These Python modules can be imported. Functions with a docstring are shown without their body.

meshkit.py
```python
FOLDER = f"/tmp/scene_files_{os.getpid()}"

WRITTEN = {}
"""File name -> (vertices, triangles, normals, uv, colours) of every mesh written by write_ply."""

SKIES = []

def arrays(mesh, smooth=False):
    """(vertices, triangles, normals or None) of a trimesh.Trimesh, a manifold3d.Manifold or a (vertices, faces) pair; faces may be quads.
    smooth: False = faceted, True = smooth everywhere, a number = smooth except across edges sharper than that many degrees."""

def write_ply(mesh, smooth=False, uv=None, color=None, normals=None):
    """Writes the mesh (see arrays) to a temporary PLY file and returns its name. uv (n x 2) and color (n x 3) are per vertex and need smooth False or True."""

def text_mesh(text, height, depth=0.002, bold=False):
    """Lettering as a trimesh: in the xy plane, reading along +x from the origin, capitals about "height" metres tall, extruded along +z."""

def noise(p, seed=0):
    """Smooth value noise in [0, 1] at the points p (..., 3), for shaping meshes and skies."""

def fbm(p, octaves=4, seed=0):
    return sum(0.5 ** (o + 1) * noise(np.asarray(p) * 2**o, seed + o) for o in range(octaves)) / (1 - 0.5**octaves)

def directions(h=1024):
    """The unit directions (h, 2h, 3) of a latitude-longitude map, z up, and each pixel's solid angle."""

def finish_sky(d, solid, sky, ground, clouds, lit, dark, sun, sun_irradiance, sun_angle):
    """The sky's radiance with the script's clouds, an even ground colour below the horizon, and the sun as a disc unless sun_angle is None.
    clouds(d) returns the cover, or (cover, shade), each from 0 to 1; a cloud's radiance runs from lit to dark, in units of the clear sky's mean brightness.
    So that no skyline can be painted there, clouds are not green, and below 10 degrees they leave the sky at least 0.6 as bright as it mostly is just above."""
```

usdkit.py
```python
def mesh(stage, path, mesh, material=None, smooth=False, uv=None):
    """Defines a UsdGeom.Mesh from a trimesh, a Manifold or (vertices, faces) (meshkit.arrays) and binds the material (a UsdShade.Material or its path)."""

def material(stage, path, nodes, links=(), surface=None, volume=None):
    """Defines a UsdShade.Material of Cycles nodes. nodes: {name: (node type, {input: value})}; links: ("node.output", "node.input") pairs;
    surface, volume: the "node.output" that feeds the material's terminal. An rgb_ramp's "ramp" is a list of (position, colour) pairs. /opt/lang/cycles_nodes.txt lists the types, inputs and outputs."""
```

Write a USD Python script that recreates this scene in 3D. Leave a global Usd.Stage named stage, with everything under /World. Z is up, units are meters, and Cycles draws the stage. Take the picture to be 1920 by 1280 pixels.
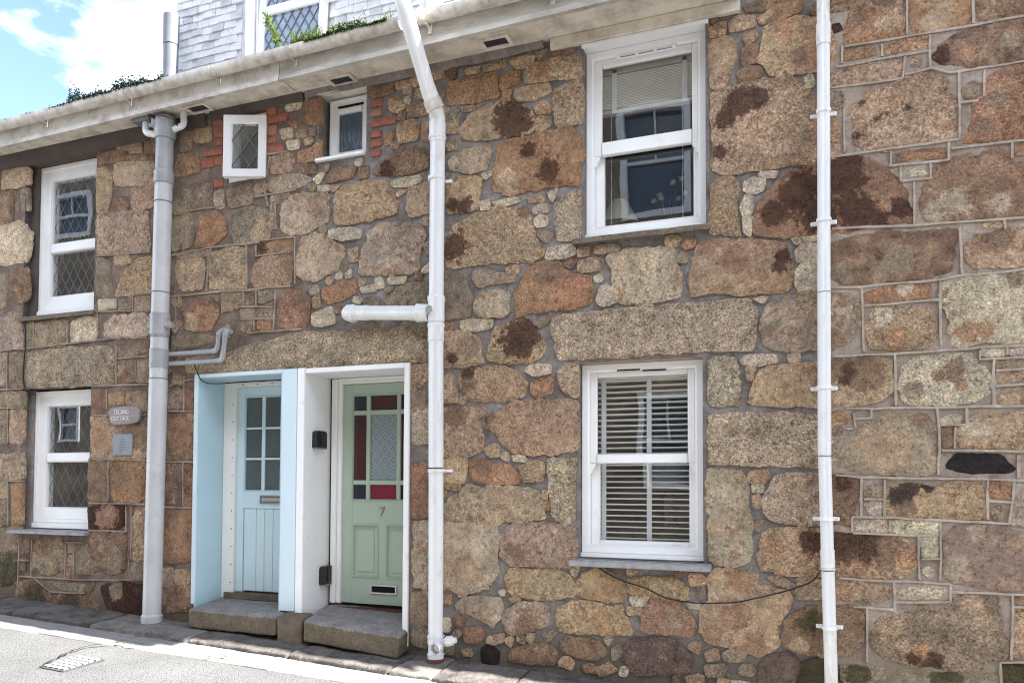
import math, random
import numpy as np
import trimesh, shapely
from shapely.geometry import Polygon, Point, box as sbox
from scipy.spatial import Delaunay, cKDTree
import usdkit, meshkit
from pxr import Usd, UsdGeom, UsdLux, UsdShade, Gf, Sdf, Vt

stage = Usd.Stage.CreateInMemory()
UsdGeom.SetStageUpAxis(stage, 'Z')
UsdGeom.Xform.Define(stage, '/World')
L = '/World/Looks'

# ---------------------------------------------------------------- camera
CAM = np.array([0.0, -5.64, 1.45])
FPX, YAW, PIT, ROL, CY = 1430.0, .362264523, .0324683470, .00408738787, 861.919862
FW = np.array([-math.sin(YAW) * math.cos(PIT), math.cos(YAW) * math.cos(PIT), math.sin(PIT)])
_r = np.cross(FW, [0, 0, 1]); _r /= np.linalg.norm(_r); _u = np.cross(_r, FW)
RT = _r * math.cos(ROL) + _u * math.sin(ROL)
UP = -_r * math.sin(ROL) + _u * math.cos(ROL)
cam = UsdGeom.Camera.Define(stage, '/World/camera')
HA = 36.0
cam.CreateHorizontalApertureAttr(HA); cam.CreateVerticalApertureAttr(HA * 1280 / 1920)
cam.CreateFocalLengthAttr(HA * FPX / 1920)
cam.CreateVerticalApertureOffsetAttr(HA * (CY - 640) / 1920)
cam.CreateExposureAttr(EXPOSURE := 2.2)
cam.CreateClippingRangeAttr((0.05, 5000))
m = Gf.Matrix4d(*RT, 0, *UP, 0, *(-FW), 0, *CAM, 1)
cam.AddTransformOp().Set(m)

# ---------------------------------------------------------------- sky and sun
SUN = np.array([0.70, 0.030, 0.74]); SUN /= np.linalg.norm(SUN)
usdkit.material(stage, L + '/sky_look', {
    'sky': ('sky_texture', {'sky_type': 'single_scattering', 'sun_disc': False, 'sun_elevation': math.asin(SUN[2]), 'sun_rotation': math.atan2(SUN[0], SUN[1]), 'air_density': 1.0, 'aerosol_density': 0.35}),
    'tc': ('texture_coordinate', {}),
    'mp': ('mapping', {'scale': (1.0, 1.0, 2.2), 'location': (6.1, 1.1, 1.6)}),
    'n': ('noise_texture', {'scale': 2.1, 'detail': 7.0, 'roughness': 0.55}),
    'rp': ('rgb_ramp', {'ramp': [(0.0, (0, 0, 0)), (0.47, (0, 0, 0)), (0.60, (1, 1, 1)), (1.0, (1, 1, 1))]}),
    'mx': ('mix', {'color2': (10.5, 10.7, 11.2)}),
    'bg': ('background_shader', {'strength': 0.095})},
    [('tc.generated', 'mp.vector'), ('mp.vector', 'n.vector'), ('n.fac', 'rp.fac'), ('rp.color', 'mx.fac'), ('sky.color', 'mx.color1'), ('mx.color', 'bg.color')],
    surface='bg.background')
dome = UsdLux.DomeLight.Define(stage, '/World/sky')
UsdShade.MaterialBindingAPI.Apply(dome.GetPrim()).Bind(UsdShade.Material.Get(stage, L + '/sky_look'))
dome.GetPrim().SetCustomDataByKey('kind', 'structure')
sun = UsdLux.DistantLight.Define(stage, '/World/sun')
sun.CreateIntensityAttr(1.25); sun.CreateAngleAttr(0.5); sun.CreateColorAttr((1.0, 0.965, 0.91))
sun.CreateNormalizeAttr(True)
_m = Gf.Matrix4d(); _m.SetRotate(Gf.Rotation(Gf.Vec3d(0, 0, 1), Gf.Vec3d(*SUN)))
sun.AddTransformOp().Set(_m)

# ---------------------------------------------------------------- helpers
def ray(x, y): return FW + RT * ((x - 960) / FPX) - UP * ((y - CY) / FPX)
def at(x, y, Y=0.0):                    # where the sight line of a spot in the photograph meets the upright plane at depth Y
    d = ray(x, y); return CAM + d * ((Y - CAM[1]) / d[1])
def rect(x0, y0, x1, y1, Y=0.0):        # level rectangle (X0, X1, Z0, Z1) in that plane
    ym, xm = (y0 + y1) / 2, (x0 + x1) / 2
    return at(x0, ym, Y)[0], at(x1, ym, Y)[0], at(xm, y1, Y)[2], at(xm, y0, Y)[2]
lin = lambda c: tuple(((v / 255) / 12.92 if v <= 10 else ((v / 255 + .055) / 1.055) ** 2.4) for v in c)
_used = {}
def path_for(name, parent=None):
    base = parent if parent else '/World'
    k = (base, name); n = _used.get(k, 0); _used[k] = n + 1
    return f'{base}/{name}' if n == 0 else f'{base}/{name}_{n:03d}'
def tag(prim, label=None, cat=None, group=None, kind=None):
    for k, v in (('label', label), ('category', cat), ('group', group), ('kind', kind)):
        if v: prim.SetCustomDataByKey(k, v)
    return prim
def thing(name, label, cat, group=None, kind=None, at0=(0, 0, 0)):
    p = path_for(name); x = UsdGeom.Xform.Define(stage, p)
    tag(x.GetPrim(), label, cat, group, kind); return p
def holder(name, parent, label=None):
    p = path_for(name, parent); x = UsdGeom.Xform.Define(stage, p)
    if label: x.GetPrim().SetCustomDataByKey('label', label)
    return p
def obj(name, mesh, mat, parent=None, label=None, cat=None, group=None, kind=None, smooth=30):
    p = path_for(name, parent)
    g = usdkit.mesh(stage, p, mesh, L + '/' + mat, smooth=smooth)
    tag(g.GetPrim(), label, cat, group, kind); return p
def cat_(*ms): return trimesh.util.concatenate([x for x in ms if x is not None])
def mk(v, f): return trimesh.Trimesh(np.asarray(v, float), np.asarray(f), process=False)
def bx(x0, x1, y0, y1, z0, z1, c=0.0):
    x0, x1 = sorted((x0, x1)); y0, y1 = sorted((y0, y1)); z0, z1 = sorted((z0, z1))
    if c <= 0:
        b = trimesh.creation.box((x1 - x0, y1 - y0, z1 - z0)); b.apply_translation(((x0 + x1) / 2, (y0 + y1) / 2, (z0 + z1) / 2)); return b
    c = min(c, (x1 - x0) * .45, (y1 - y0) * .45, (z1 - z0) * .45)
    pts = []
    for sx in (0, 1):
        for sy in (0, 1):
            for sz in (0, 1):
                P = np.array([(x0, x1)[sx], (y0, y1)[sy], (z0, z1)[sz]]); D = np.array([1 - 2 * sx, 1 - 2 * sy, 1 - 2 * sz]) * c
                for k in range(3):
                    q = P + D; q[k] = P[k]; pts.append(q)
    return trimesh.convex.convex_hull(np.array(pts))
def tube(path, r, n=14, caps=True, r2=None):
    P = np.array(path, float); N = len(P)
    T = np.gradient(P, axis=0) if N > 2 else np.repeat([P[1] - P[0]], 2, 0)
    T = T / np.linalg.norm(T, axis=1)[:, None]
    ref = np.array([0, 0, 1.0]) if abs(T[0][2]) < .9 else np.array([1.0, 0, 0])
    V, a = [], np.linspace(0, 2 * math.pi, n, endpoint=False)
    A = np.cross(T[0], ref); A /= np.linalg.norm(A)
    rr = np.full(N, r) if np.ndim(r) == 0 else np.asarray(r)
    for i in range(N):
        A = A - T[i] * (A @ T[i]); A /= np.linalg.norm(A); B = np.cross(T[i], A)
        V.append(P[i] + rr[i] * (np.outer(np.cos(a), A) + np.outer(np.sin(a), B)))
    V = np.vstack(V); F = []
    for i in range(N - 1):
        for j in range(n):
            k = (j + 1) % n; F += [[i * n + j, i * n + k, (i + 1) * n + k], [i * n + j, (i + 1) * n + k, (i + 1) * n + j]]
    if caps:
        V = np.vstack([V, P[:1], P[-1:]]); c0, c1 = N * n, N * n + 1
        for j in range(n):
            k = (j + 1) % n; F += [[c0, k, j], [c1, (N - 1) * n + j, (N - 1) * n + k]]
    return mk(V, F)
def bend(pts, r, n=6):                 # polyline with rounded corners
    P = [np.array(p, float) for p in pts]; out = [P[0]]
    for a, b, c in zip(P, P[1:], P[2:]):
        u, v = (a - b) / np.linalg.norm(a - b), (c - b) / np.linalg.norm(c - b)
        p, q = b + u * r, b + v * r
        for t in np.linspace(0, 1, n): out.append((1 - t) ** 2 * p + 2 * t * (1 - t) * b + t * t * q)
    return out + [P[-1]]
def loft(x0, x1, z0, z1, prof):        # mitred frame: profile points (inset, y) carried round a rectangle
    V, n = [], len(prof)
    for cx, cz, sx, sz in ((x0, z0, 1, 1), (x1, z0, -1, 1), (x1, z1, -1, -1), (x0, z1, 1, -1)):
        V += [(cx + sx * i, y, cz + sz * i) for i, y in prof]
    F = []
    for k in range(4):
        a, b = k * n, ((k + 1) % 4) * n
        for i in range(n):
            j = (i + 1) % n; F += [[a + i, b + i, b + j], [a + i, b + j, a + j]]
    t = mk(V, F); t.fix_normals(); return t
def frame(x0, x1, z0, z1, w, yf, yb, c=.008):
    return loft(x0, x1, z0, z1, [(0, yb), (0, yf + c * .5), (c * .5, yf), (w - c * 1.6, yf), (w, yf + c * 1.6), (w, yb)])
def prism(poly, y0, y1):               # polygon in X,Z pushed from y0 to y1
    g = poly if isinstance(poly, Polygon) else Polygon(poly)
    t = trimesh.creation.extrude_polygon(g, abs(y1 - y0), engine='earcut')
    v = t.vertices.copy(); t.vertices = np.c_[v[:, 0], max(y0, y1) - v[:, 2], v[:, 1]]; t.fix_normals(); return t
def lathe(prof, center, axis='z', n=20):
    a = np.linspace(0, 2 * math.pi, n, endpoint=False); V = []
    for r, h in prof: V += [(r * math.cos(t), r * math.sin(t), h) for t in a]
    F = []
    for i in range(len(prof) - 1):
        for j in range(n):
            k = (j + 1) % n; F += [[i * n + j, i * n + k, (i + 1) * n + k], [i * n + j, (i + 1) * n + k, (i + 1) * n + j]]
    V = np.array(V)
    if axis == 'y': V = V[:, [0, 2, 1]] * [1, -1, 1]
    if axis == 'x': V = V[:, [2, 0, 1]]
    return mk(V + np.array(center), F)
def turn(mesh, ang, about, axis):
    mesh = mesh.copy(); mesh.apply_transform(trimesh.transformations.rotation_matrix(ang, axis, about)); return mesh
def tri_poly(poly, step, seed=0, bstep=None):     # triangulated sheet of a polygon with holes: points (n,2), faces
    rg = np.random.default_rng(seed); bstep = bstep or step
    pts = []
    for ring in [poly.exterior, *poly.interiors]:
        n = max(4, int(ring.length / bstep)); c = np.array(ring.coords)
        for p, q in zip(c[:-1], c[1:]):
            k = max(1, int(np.linalg.norm(q - p) / bstep)); pts += [p + (q - p) * t / k for t in range(k)]
    B = np.array(pts); x0, z0, x1, z1 = poly.bounds
    gx, gz = np.meshgrid(np.arange(x0 + step / 2, x1, step), np.arange(z0 + step / 2, z1, step))
    G = np.c_[gx.ravel(), gz.ravel()] + rg.uniform(-.25, .25, (gx.size, 2)) * step
    inner = poly.buffer(-step * .45)
    G = G[shapely.contains_xy(inner, G[:, 0], G[:, 1])] if not inner.is_empty else G[:0]
    P = np.vstack([B, G]); T = Delaunay(P).simplices
    c = P[T].mean(1); T = T[shapely.contains_xy(poly, c[:, 0], c[:, 1])]
    a, b, d = P[T[:, 0]], P[T[:, 1]], P[T[:, 2]]
    area = (b[:, 0] - a[:, 0]) * (d[:, 1] - a[:, 1]) - (b[:, 1] - a[:, 1]) * (d[:, 0] - a[:, 0])
    T = T[np.abs(area) > 1e-9]; area = area[np.abs(area) > 1e-9]
    T[area < 0] = T[area < 0][:, ::-1]                    # counter-clockwise in X,Z: faces -Y
    return P, T, len(B)
# ---------------------------------------------------------------- materials
def material(name, nodes, links, surface='p.BSDF'):
    usdkit.material(stage, L + '/' + name, nodes, links, surface=surface)
def plain(name, col, rough=.5, spec=.5, metal=0.0, var=.08, scale=6.0, dirt=None, bump=0.0, bscale=60.0, dscale=3.0, damt=.5, stretch=(1, 1, 1)):
    c = np.array(col); n = {
        'g': ('geometry', {}), 'mp': ('mapping', {'scale': stretch}),
        'n': ('noise_texture', {'scale': scale, 'detail': 4.0, 'roughness': .6}),
        'r': ('rgb_ramp', {'ramp': [(.25, tuple(c * (1 - var))), (.75, tuple(np.minimum(c * (1 + var), .95)))]}),
        'p': ('principled_bsdf', {'roughness': rough, 'specular_ior_level': spec, 'metallic': metal})}
    l = [('g.position', 'mp.vector'), ('mp.vector', 'n.vector'), ('n.fac', 'r.fac')]
    top = 'r.color'
    if dirt is not None:
        n['dn'] = ('noise_texture', {'scale': dscale, 'detail': 8.0, 'roughness': .68})
        n['dr'] = ('rgb_ramp', {'ramp': [(.0, (0, 0, 0)), (1 - damt - .12, (0, 0, 0)), (1 - damt + .14, (1, 1, 1))]})
        n['dm'] = ('mix', {'color2': tuple(dirt)})
        l += [('mp.vector', 'dn.vector'), ('dn.fac', 'dr.fac'), ('dr.color', 'dm.fac'), ('r.color', 'dm.color1')]; top = 'dm.color'
    l.append((top, 'p.base_color'))
    if bump:
        n['bn'] = ('noise_texture', {'scale': bscale, 'detail': 6.0, 'roughness': .65}); n['b'] = ('bump', {'strength': bump, 'distance': .02})
        l += [('g.position', 'bn.vector'), ('bn.fac', 'b.height'), ('b.normal', 'p.normal')]
    material(name, n, l)

# granite: the colour of each stone and its stains ride on the mesh, grain and flecks come from noise, the dark pits painting in crevice shade
def granite(name, grain=1.0, bump=.85):
    n = {
        'g': ('geometry', {}), 'a': ('attribute', {'attribute': 'tint'}), 's': ('attribute', {'attribute': 'stain'}), 'sc': ('attribute', {'attribute': 'staintint'}), 'gr': ('attribute', {'attribute': 'grain'}), 'ga': ('math', {'math_type': 'multiply_add', 'value2': .72, 'value3': .16}),
        'pn': ('noise_texture', {'scale': 27.0, 'detail': 7.0, 'roughness': .8, 'distortion': 1.2}), 'pr': ('rgb_ramp', {'ramp': [(.32, (.20, .17, .15)), (.40, (.52, .49, .47)), (.455, (.95, .95, .95)), (.57, (1.03, 1.03, 1.03)), (.63, (1.4, 1.4, 1.4)), (.70, (1.75, 1.73, 1.7))]}), 'm4': ('mix', {'mix_type': 'multiply', 'fac': .9}),
        'n1': ('noise_texture', {'scale': 62.0, 'detail': 4.0, 'roughness': .82}),
        'n2': ('noise_texture', {'scale': 9.0, 'detail': 6.0, 'roughness': .62}),
        'n3': ('noise_texture', {'scale': 24.0, 'detail': 8.0, 'roughness': .75}),
        'v': ('voronoi_texture', {'scale': 105.0}), 'vs': ('separate_color', {}),
        'r1': ('rgb_ramp', {'ramp': [(.30, (.30, .29, .29)), (.42, (.78, .77, .76)), (.52, (1.0, 1.0, 1.0)), (.62, (1.35, 1.34, 1.33)), (.72, (1.75, 1.72, 1.68))]}),
        'r2': ('rgb_ramp', {'ramp': [(.30, (.55, .52, .51)), (.43, (.90, .88, .87)), (.55, (1.06, 1.05, 1.03)), (.68, (1.42, 1.36, 1.28))]}),
        'rv': ('rgb_ramp', {'ramp': [(0, (.34, .33, .33)), (.18, (.62, .61, .61)), (.4, (.95, .95, .95)), (.75, (1.12, 1.11, 1.10)), (1, (1.62, 1.6, 1.56))]}),
        'm1': ('mix', {'mix_type': 'multiply', 'fac': 1.0}) , 'm2': ('mix', {'mix_type': 'multiply', 'fac': 1.0}), 'm3': ('mix', {'mix_type': 'multiply', 'fac': .68}),
        'sa': ('math', {'math_type': 'multiply_add', 'value2': 2.2, 'value3': -1.1}),
        'sb': ('math', {'math_type': 'add'}), 'sd': ('math', {'math_type': 'multiply_add', 'value2': 1.5, 'value3': -.75}), 'se': ('math', {'math_type': 'add'}),
        'sr': ('rgb_ramp', {'ramp': [(.0, (0, 0, 0)), (.42, (0, 0, 0)), (.56, (.6, .6, .6)), (.70, (.88, .88, .88)), (1, (.92, .92, .92))]}),
        'ms': ('mix', {}), 'rr': ('rgb_ramp', {'ramp': [(.34, (0, 0, 0)), (.48, (.2, .2, .2)), (.60, (.42, .42, .42)), (.74, (0, 0, 0))]}), 'mr': ('mix', {'color2': lin((150, 98, 64))}),
        'p': ('principled_bsdf', {'roughness': .86, 'specular_ior_level': .25}),
        'bn': ('noise_texture', {'scale': 38.0, 'detail': 9.0, 'roughness': .72}), 'b': ('bump', {'strength': bump, 'distance': .030})}
    l = [('g.position', k + '.vector') for k in ('n1', 'n2', 'n3', 'v', 'bn')] + [
        ('n3.fac', 'sa.value1'), ('n2.fac', 'sd.value1'), ('sd.value', 'se.value1'), ('s.fac', 'se.value2'), ('sa.value', 'sb.value1'), ('se.value', 'sb.value2'), ('sb.value', 'sr.fac'),
        ('sb.value', 'rr.fac'), ('rr.color', 'mr.fac'), ('a.color', 'mr.color1'), ('sr.color', 'ms.fac'), ('mr.color', 'ms.color1'), ('sc.color', 'ms.color2'),
        ('n1.fac', 'r1.fac'), ('n2.fac', 'r2.fac'), ('ms.color', 'm1.color1'), ('r2.color', 'm1.color2'),
        ('m1.color', 'm2.color1'), ('r1.color', 'm2.color2'), ('v.color', 'vs.color'), ('vs.r', 'rv.fac'), ('m2.color', 'm3.color1'), ('rv.color', 'm3.color2'),
        ('gr.fac', 'ga.value1'), ('ga.value', 'm3.fac'), ('ga.value', 'm2.fac'), ('g.position', 'pn.vector'), ('pn.fac', 'pr.fac'), ('m3.color', 'm4.color1'), ('pr.color', 'm4.color2'), ('m4.color', 'p.base_color'), ('bn.fac', 'b.height'), ('b.normal', 'p.normal')]
    material(name, n, l)
granite('granite_look')

def mortar(name, col, dark, light, low, bump=.6):     # stains and the green-black damp at the foot of the wall are its own colour
    n = {'g': ('geometry', {}), 'n1': ('noise_texture', {'scale': 4.6, 'detail': 9.0, 'roughness': .72, 'distortion': .6}), 'n2': ('noise_texture', {'scale': 40.0, 'detail': 6.0, 'roughness': .78}),
         'r1': ('rgb_ramp', {'ramp': [(.30, dark), (.5, col), (.70, light)]}),
         'r2': ('rgb_ramp', {'ramp': [(.3, (.5, .48, .46)), (.42, (.9, .9, .9)), (.56, (1, 1, 1)), (.7, (1.35, 1.35, 1.35))]}),
         'mm': ('mix', {'mix_type': 'multiply', 'fac': 1.0}),
         'x': ('separate_xyz', {}), 'ma': ('math', {'math_type': 'multiply_add', 'value2': -1.6, 'value3': .62}), 'mb': ('math', {'math_type': 'multiply_add', 'value2': .9}),
         'r3': ('rgb_ramp', {'ramp': [(.45, (0, 0, 0)), (.8, (.75, .75, .75))]}), 'ml': ('mix', {'color2': low}),
         'p': ('principled_bsdf', {'roughness': .9, 'specular_ior_level': .2}), 'bn': ('noise_texture', {'scale': 30.0, 'detail': 8.0, 'roughness': .7}), 'b': ('bump', {'strength': bump, 'distance': .012})}
    l = [('g.position', k + '.vector') for k in ('n1', 'n2', 'bn', 'x')] + [('n1.fac', 'r1.fac'), ('n2.fac', 'r2.fac'), ('r1.color', 'mm.color1'), ('r2.color', 'mm.color2'),
         ('x.z', 'ma.value1'), ('n1.fac', 'mb.value1'), ('ma.value', 'mb.value3'), ('mb.value', 'r3.fac'), ('r3.color', 'ml.fac'), ('mm.color', 'ml.color1'), ('ml.color', 'p.base_color'),
         ('bn.fac', 'b.height'), ('b.normal', 'p.normal')]
    material(name, n, l)
mortar('mortar_left', lin((116, 101, 91)), lin((82, 71, 65)), lin((144, 127, 112)), lin((84, 78, 62)), .9)
mortar('mortar_middle', lin((124, 117, 113)), lin((86, 80, 76)), lin((154, 149, 146)), lin((84, 79, 68)), .95)
mortar('mortar_right', lin((152, 138, 126)), lin((122, 106, 94)), lin((174, 160, 148)), lin((104, 100, 78)), .9)
mortar('ribbon_left', lin((140, 125, 112)), lin((104, 91, 80)), lin((166, 151, 138)), lin((120, 108, 90)), .3)
mortar('ribbon_right', lin((160, 147, 134)), lin((132, 117, 104)), lin((182, 169, 156)), lin((140, 132, 106)), .3)
mortar('reveal_render', lin((128, 120, 114)), lin((98, 88, 82)), lin((150, 142, 134)), lin((100, 94, 84)), .3)
plain('dark_render', lin((88, 80, 76)), .9, .2, var=.25, scale=5, bump=.4)

plain('white_upvc', (.80, .80, .80), .32, .5, var=.03, scale=4, dirt=(.62, .60, .55), damt=.26, dscale=2.5)
plain('white_pipe_plastic', (.76, .77, .78), .36, .5, var=.05, scale=6, dirt=(.50, .47, .41), damt=.32, dscale=13, stretch=(1, 1, .25))
plain('mossy_pipe_plastic', (.74, .735, .71), .45, .4, var=.06, scale=12, dirt=(.26, .27, .17), damt=.36, dscale=16, stretch=(1, 1, .35))
plain('gutter_plastic', (.66, .63, .58), .45, .4, var=.10, scale=7, dirt=(.36, .31, .25), damt=.46, dscale=9, stretch=(1, 1, .6))
plain('fascia_board', (.64, .61, .565), .5, .35, var=.08, scale=4, dirt=(.32, .27, .22), damt=.42, dscale=6.5, bump=.08)
plain('soffit_board', (.74, .68, .59), .6, .3, var=.06, scale=3, dirt=(.40, .34, .27), damt=.45, dscale=6.5, bump=.12, bscale=30)
plain('grey_pipe_plastic', (.33, .34, .36), .38, .5, var=.08, scale=5, dirt=(.43, .42, .42), damt=.42, dscale=5)
plain('grey_pipe_pale', (.54, .545, .555), .4, .5, var=.08, scale=3, dirt=(.44, .44, .45), damt=.4, dscale=4)
plain('dark_grey_plastic', (.17, .18, .2), .4, .5, var=.1)
plain('dark_gap', (.015, .015, .016), .9, .1)
plain('brown_clay', lin((96, 58, 52)), .6, .4, var=.15, scale=20)
plain('black_rubber', (.012, .012, .013), .38, .45, var=.2, scale=30, bump=.1)
plain('cable_black', (.012, .012, .013), .5, .4)
plain('blue_paint', lin((180, 205, 214)), .45, .4, var=.05, scale=3, bump=.10, bscale=14, dirt=lin((140, 170, 180)), damt=.27, dscale=9)
plain('blue_paint_pale', lin((198, 215, 223)), .45, .4, var=.04, scale=3, bump=.12, bscale=16)
plain('blue_door_paint', lin((198, 220, 228)), .35, .5, var=.025, scale=3)
plain('white_paint', (.78, .78, .78), .5, .35, var=.04, scale=3, bump=.12, bscale=18, dirt=(.50, .48, .45), damt=.27, dscale=9)
plain('white_gloss', (.80, .79, .76), .3, .5, var=.03, scale=3)
plain('green_door_paint', lin((164, 180, 164)), .38, .5, var=.03, scale=3)
plain('steel', (.52, .52, .52), .3, .5, metal=1.0, var=.1, scale=40)
plain('dull_nickel', (.30, .31, .33), .38, .5, metal=.8, var=.15, scale=30)
plain('slate_sill', lin((150, 149, 150)), .55, .45, var=.16, scale=14, dirt=lin((104, 104, 112)), damt=.4, dscale=9, bump=.25, bscale=40)
plain('slate_plaque', lin((128, 132, 140)), .5, .45, var=.12, scale=22, bump=.15, stretch=(1, 1, .2))
plain('plaque_stone', lin((142, 134, 133)), .7, .3, var=.14, scale=16, bump=.3, bscale=50, stretch=(.4, 1, 2.2))
plain('plaque_letter', lin((226, 216, 210)), .7, .3, var=.1, scale=60)
plain('plaque_text', lin((104, 110, 120)), .7, .3, var=.1, scale=60)
plain('brick_red', lin((152, 98, 80)), .9, .2, var=.2, scale=16, dirt=lin((128, 78, 62)), damt=.4, dscale=18, bump=.4, bscale=60)
plain('brick_red_pale', lin((158, 114, 96)), .9, .2, var=.2, scale=18, dirt=lin((150, 106, 86)), damt=.45, dscale=18, bump=.4, bscale=60)
# doorsteps: speckled grey where feet polish the tread, brown-green growth on the risers
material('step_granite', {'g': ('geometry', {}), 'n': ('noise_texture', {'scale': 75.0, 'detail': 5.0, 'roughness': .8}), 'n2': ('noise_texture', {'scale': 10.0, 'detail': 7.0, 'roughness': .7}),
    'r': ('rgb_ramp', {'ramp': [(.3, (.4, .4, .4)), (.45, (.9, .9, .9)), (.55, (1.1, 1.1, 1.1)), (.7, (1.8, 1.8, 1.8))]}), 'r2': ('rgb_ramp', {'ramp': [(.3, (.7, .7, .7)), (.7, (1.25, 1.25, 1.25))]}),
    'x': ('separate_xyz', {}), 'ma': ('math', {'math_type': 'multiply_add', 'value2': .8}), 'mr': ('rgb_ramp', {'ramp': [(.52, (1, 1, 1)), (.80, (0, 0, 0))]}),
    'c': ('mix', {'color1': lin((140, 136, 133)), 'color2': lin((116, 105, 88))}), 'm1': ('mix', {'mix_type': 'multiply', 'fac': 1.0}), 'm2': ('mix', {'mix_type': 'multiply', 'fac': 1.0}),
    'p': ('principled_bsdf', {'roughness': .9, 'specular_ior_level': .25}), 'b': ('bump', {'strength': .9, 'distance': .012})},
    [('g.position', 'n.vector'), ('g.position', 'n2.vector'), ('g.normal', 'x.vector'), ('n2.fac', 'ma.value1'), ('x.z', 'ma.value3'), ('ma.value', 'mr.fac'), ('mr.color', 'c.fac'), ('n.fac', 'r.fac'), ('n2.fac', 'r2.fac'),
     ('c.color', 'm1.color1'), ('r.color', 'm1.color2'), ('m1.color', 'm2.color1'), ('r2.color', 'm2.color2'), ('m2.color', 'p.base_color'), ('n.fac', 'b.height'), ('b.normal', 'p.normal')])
plain('slate_painted', (.74, .745, .76), .55, .4, var=.07, scale=5, dirt=(.50, .49, .48), damt=.36, dscale=9, bump=.25, bscale=30)
plain('slate_painted_worn', (.60, .61, .65), .55, .4, var=.1, scale=7, dirt=(.38, .37, .36), damt=.42, dscale=9, bump=.3, bscale=30)
plain('roof_slate', (.17, .19, .23), .45, .5, var=.25, scale=6, bump=.3)
plain('roof_slate_pale', (.26, .29, .34), .45, .5, var=.2, scale=6, bump=.3)
plain('lead_came', (.11, .115, .125), .5, .5)
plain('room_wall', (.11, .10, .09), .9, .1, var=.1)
plain('blind_slat', (.80, .78, .71), .5, .4, var=.04)
plain('blind_tape', (.66, .66, .67), .8, .2, var=.05)
plain('blind_wood', (.46, .42, .36), .5, .4, var=.1)
plain('lamp_cloth', (.36, .33, .27), .9, .1, var=.05)
plain('curtain_cloth', (.5, .55, .62), .9, .1, var=.1)
plain('petal_yellow', (.42, .40, .20), .7, .2)
plain('stem_green', (.06, .11, .03), .7, .2)
plain('red_tile', lin((86, 50, 46)), .6, .3, var=.15)
plain('iron', (.10, .10, .105), .6, .5, metal=.4, var=.3, scale=30)
plain('grass_green', (.10, .20, .03), .6, .3, var=.4, scale=40)
plain('opposite_stone', (.30, .25, .20), .9, .2, var=.4, scale=3.0, dirt=(.18, .15, .12), damt=.5, dscale=2.2, bump=.5, bscale=8)
plain('opposite_white', (.78, .79, .8), .5, .4)
plain('dark_glass', (.10, .125, .16), .05, .8)
plain('stained_navy', (.010, .012, .032), .07, .6)
plain('stained_maroon', (.045, .008, .012), .07, .6)
plain('stained_red', (.16, .012, .028), .09, .6)
plain('frosted_pane', (.075, .10, .105), .12, .5, var=.3, scale=4)
material('rippled_pane', {
    'g': ('geometry', {}), 'mp': ('mapping', {'scale': (1, 1, .18)}), 'n': ('noise_texture', {'scale': 42.0, 'detail': 3.0}), 'b': ('bump', {'strength': 1.0, 'distance': .03}),
    'p': ('principled_bsdf', {'base_color': (.05, .08, .11), 'roughness': .08, 'specular_ior_level': .9})},
    [('g.position', 'mp.vector'), ('mp.vector', 'n.vector'), ('n.fac', 'b.height'), ('b.normal', 'p.normal')])
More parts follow.
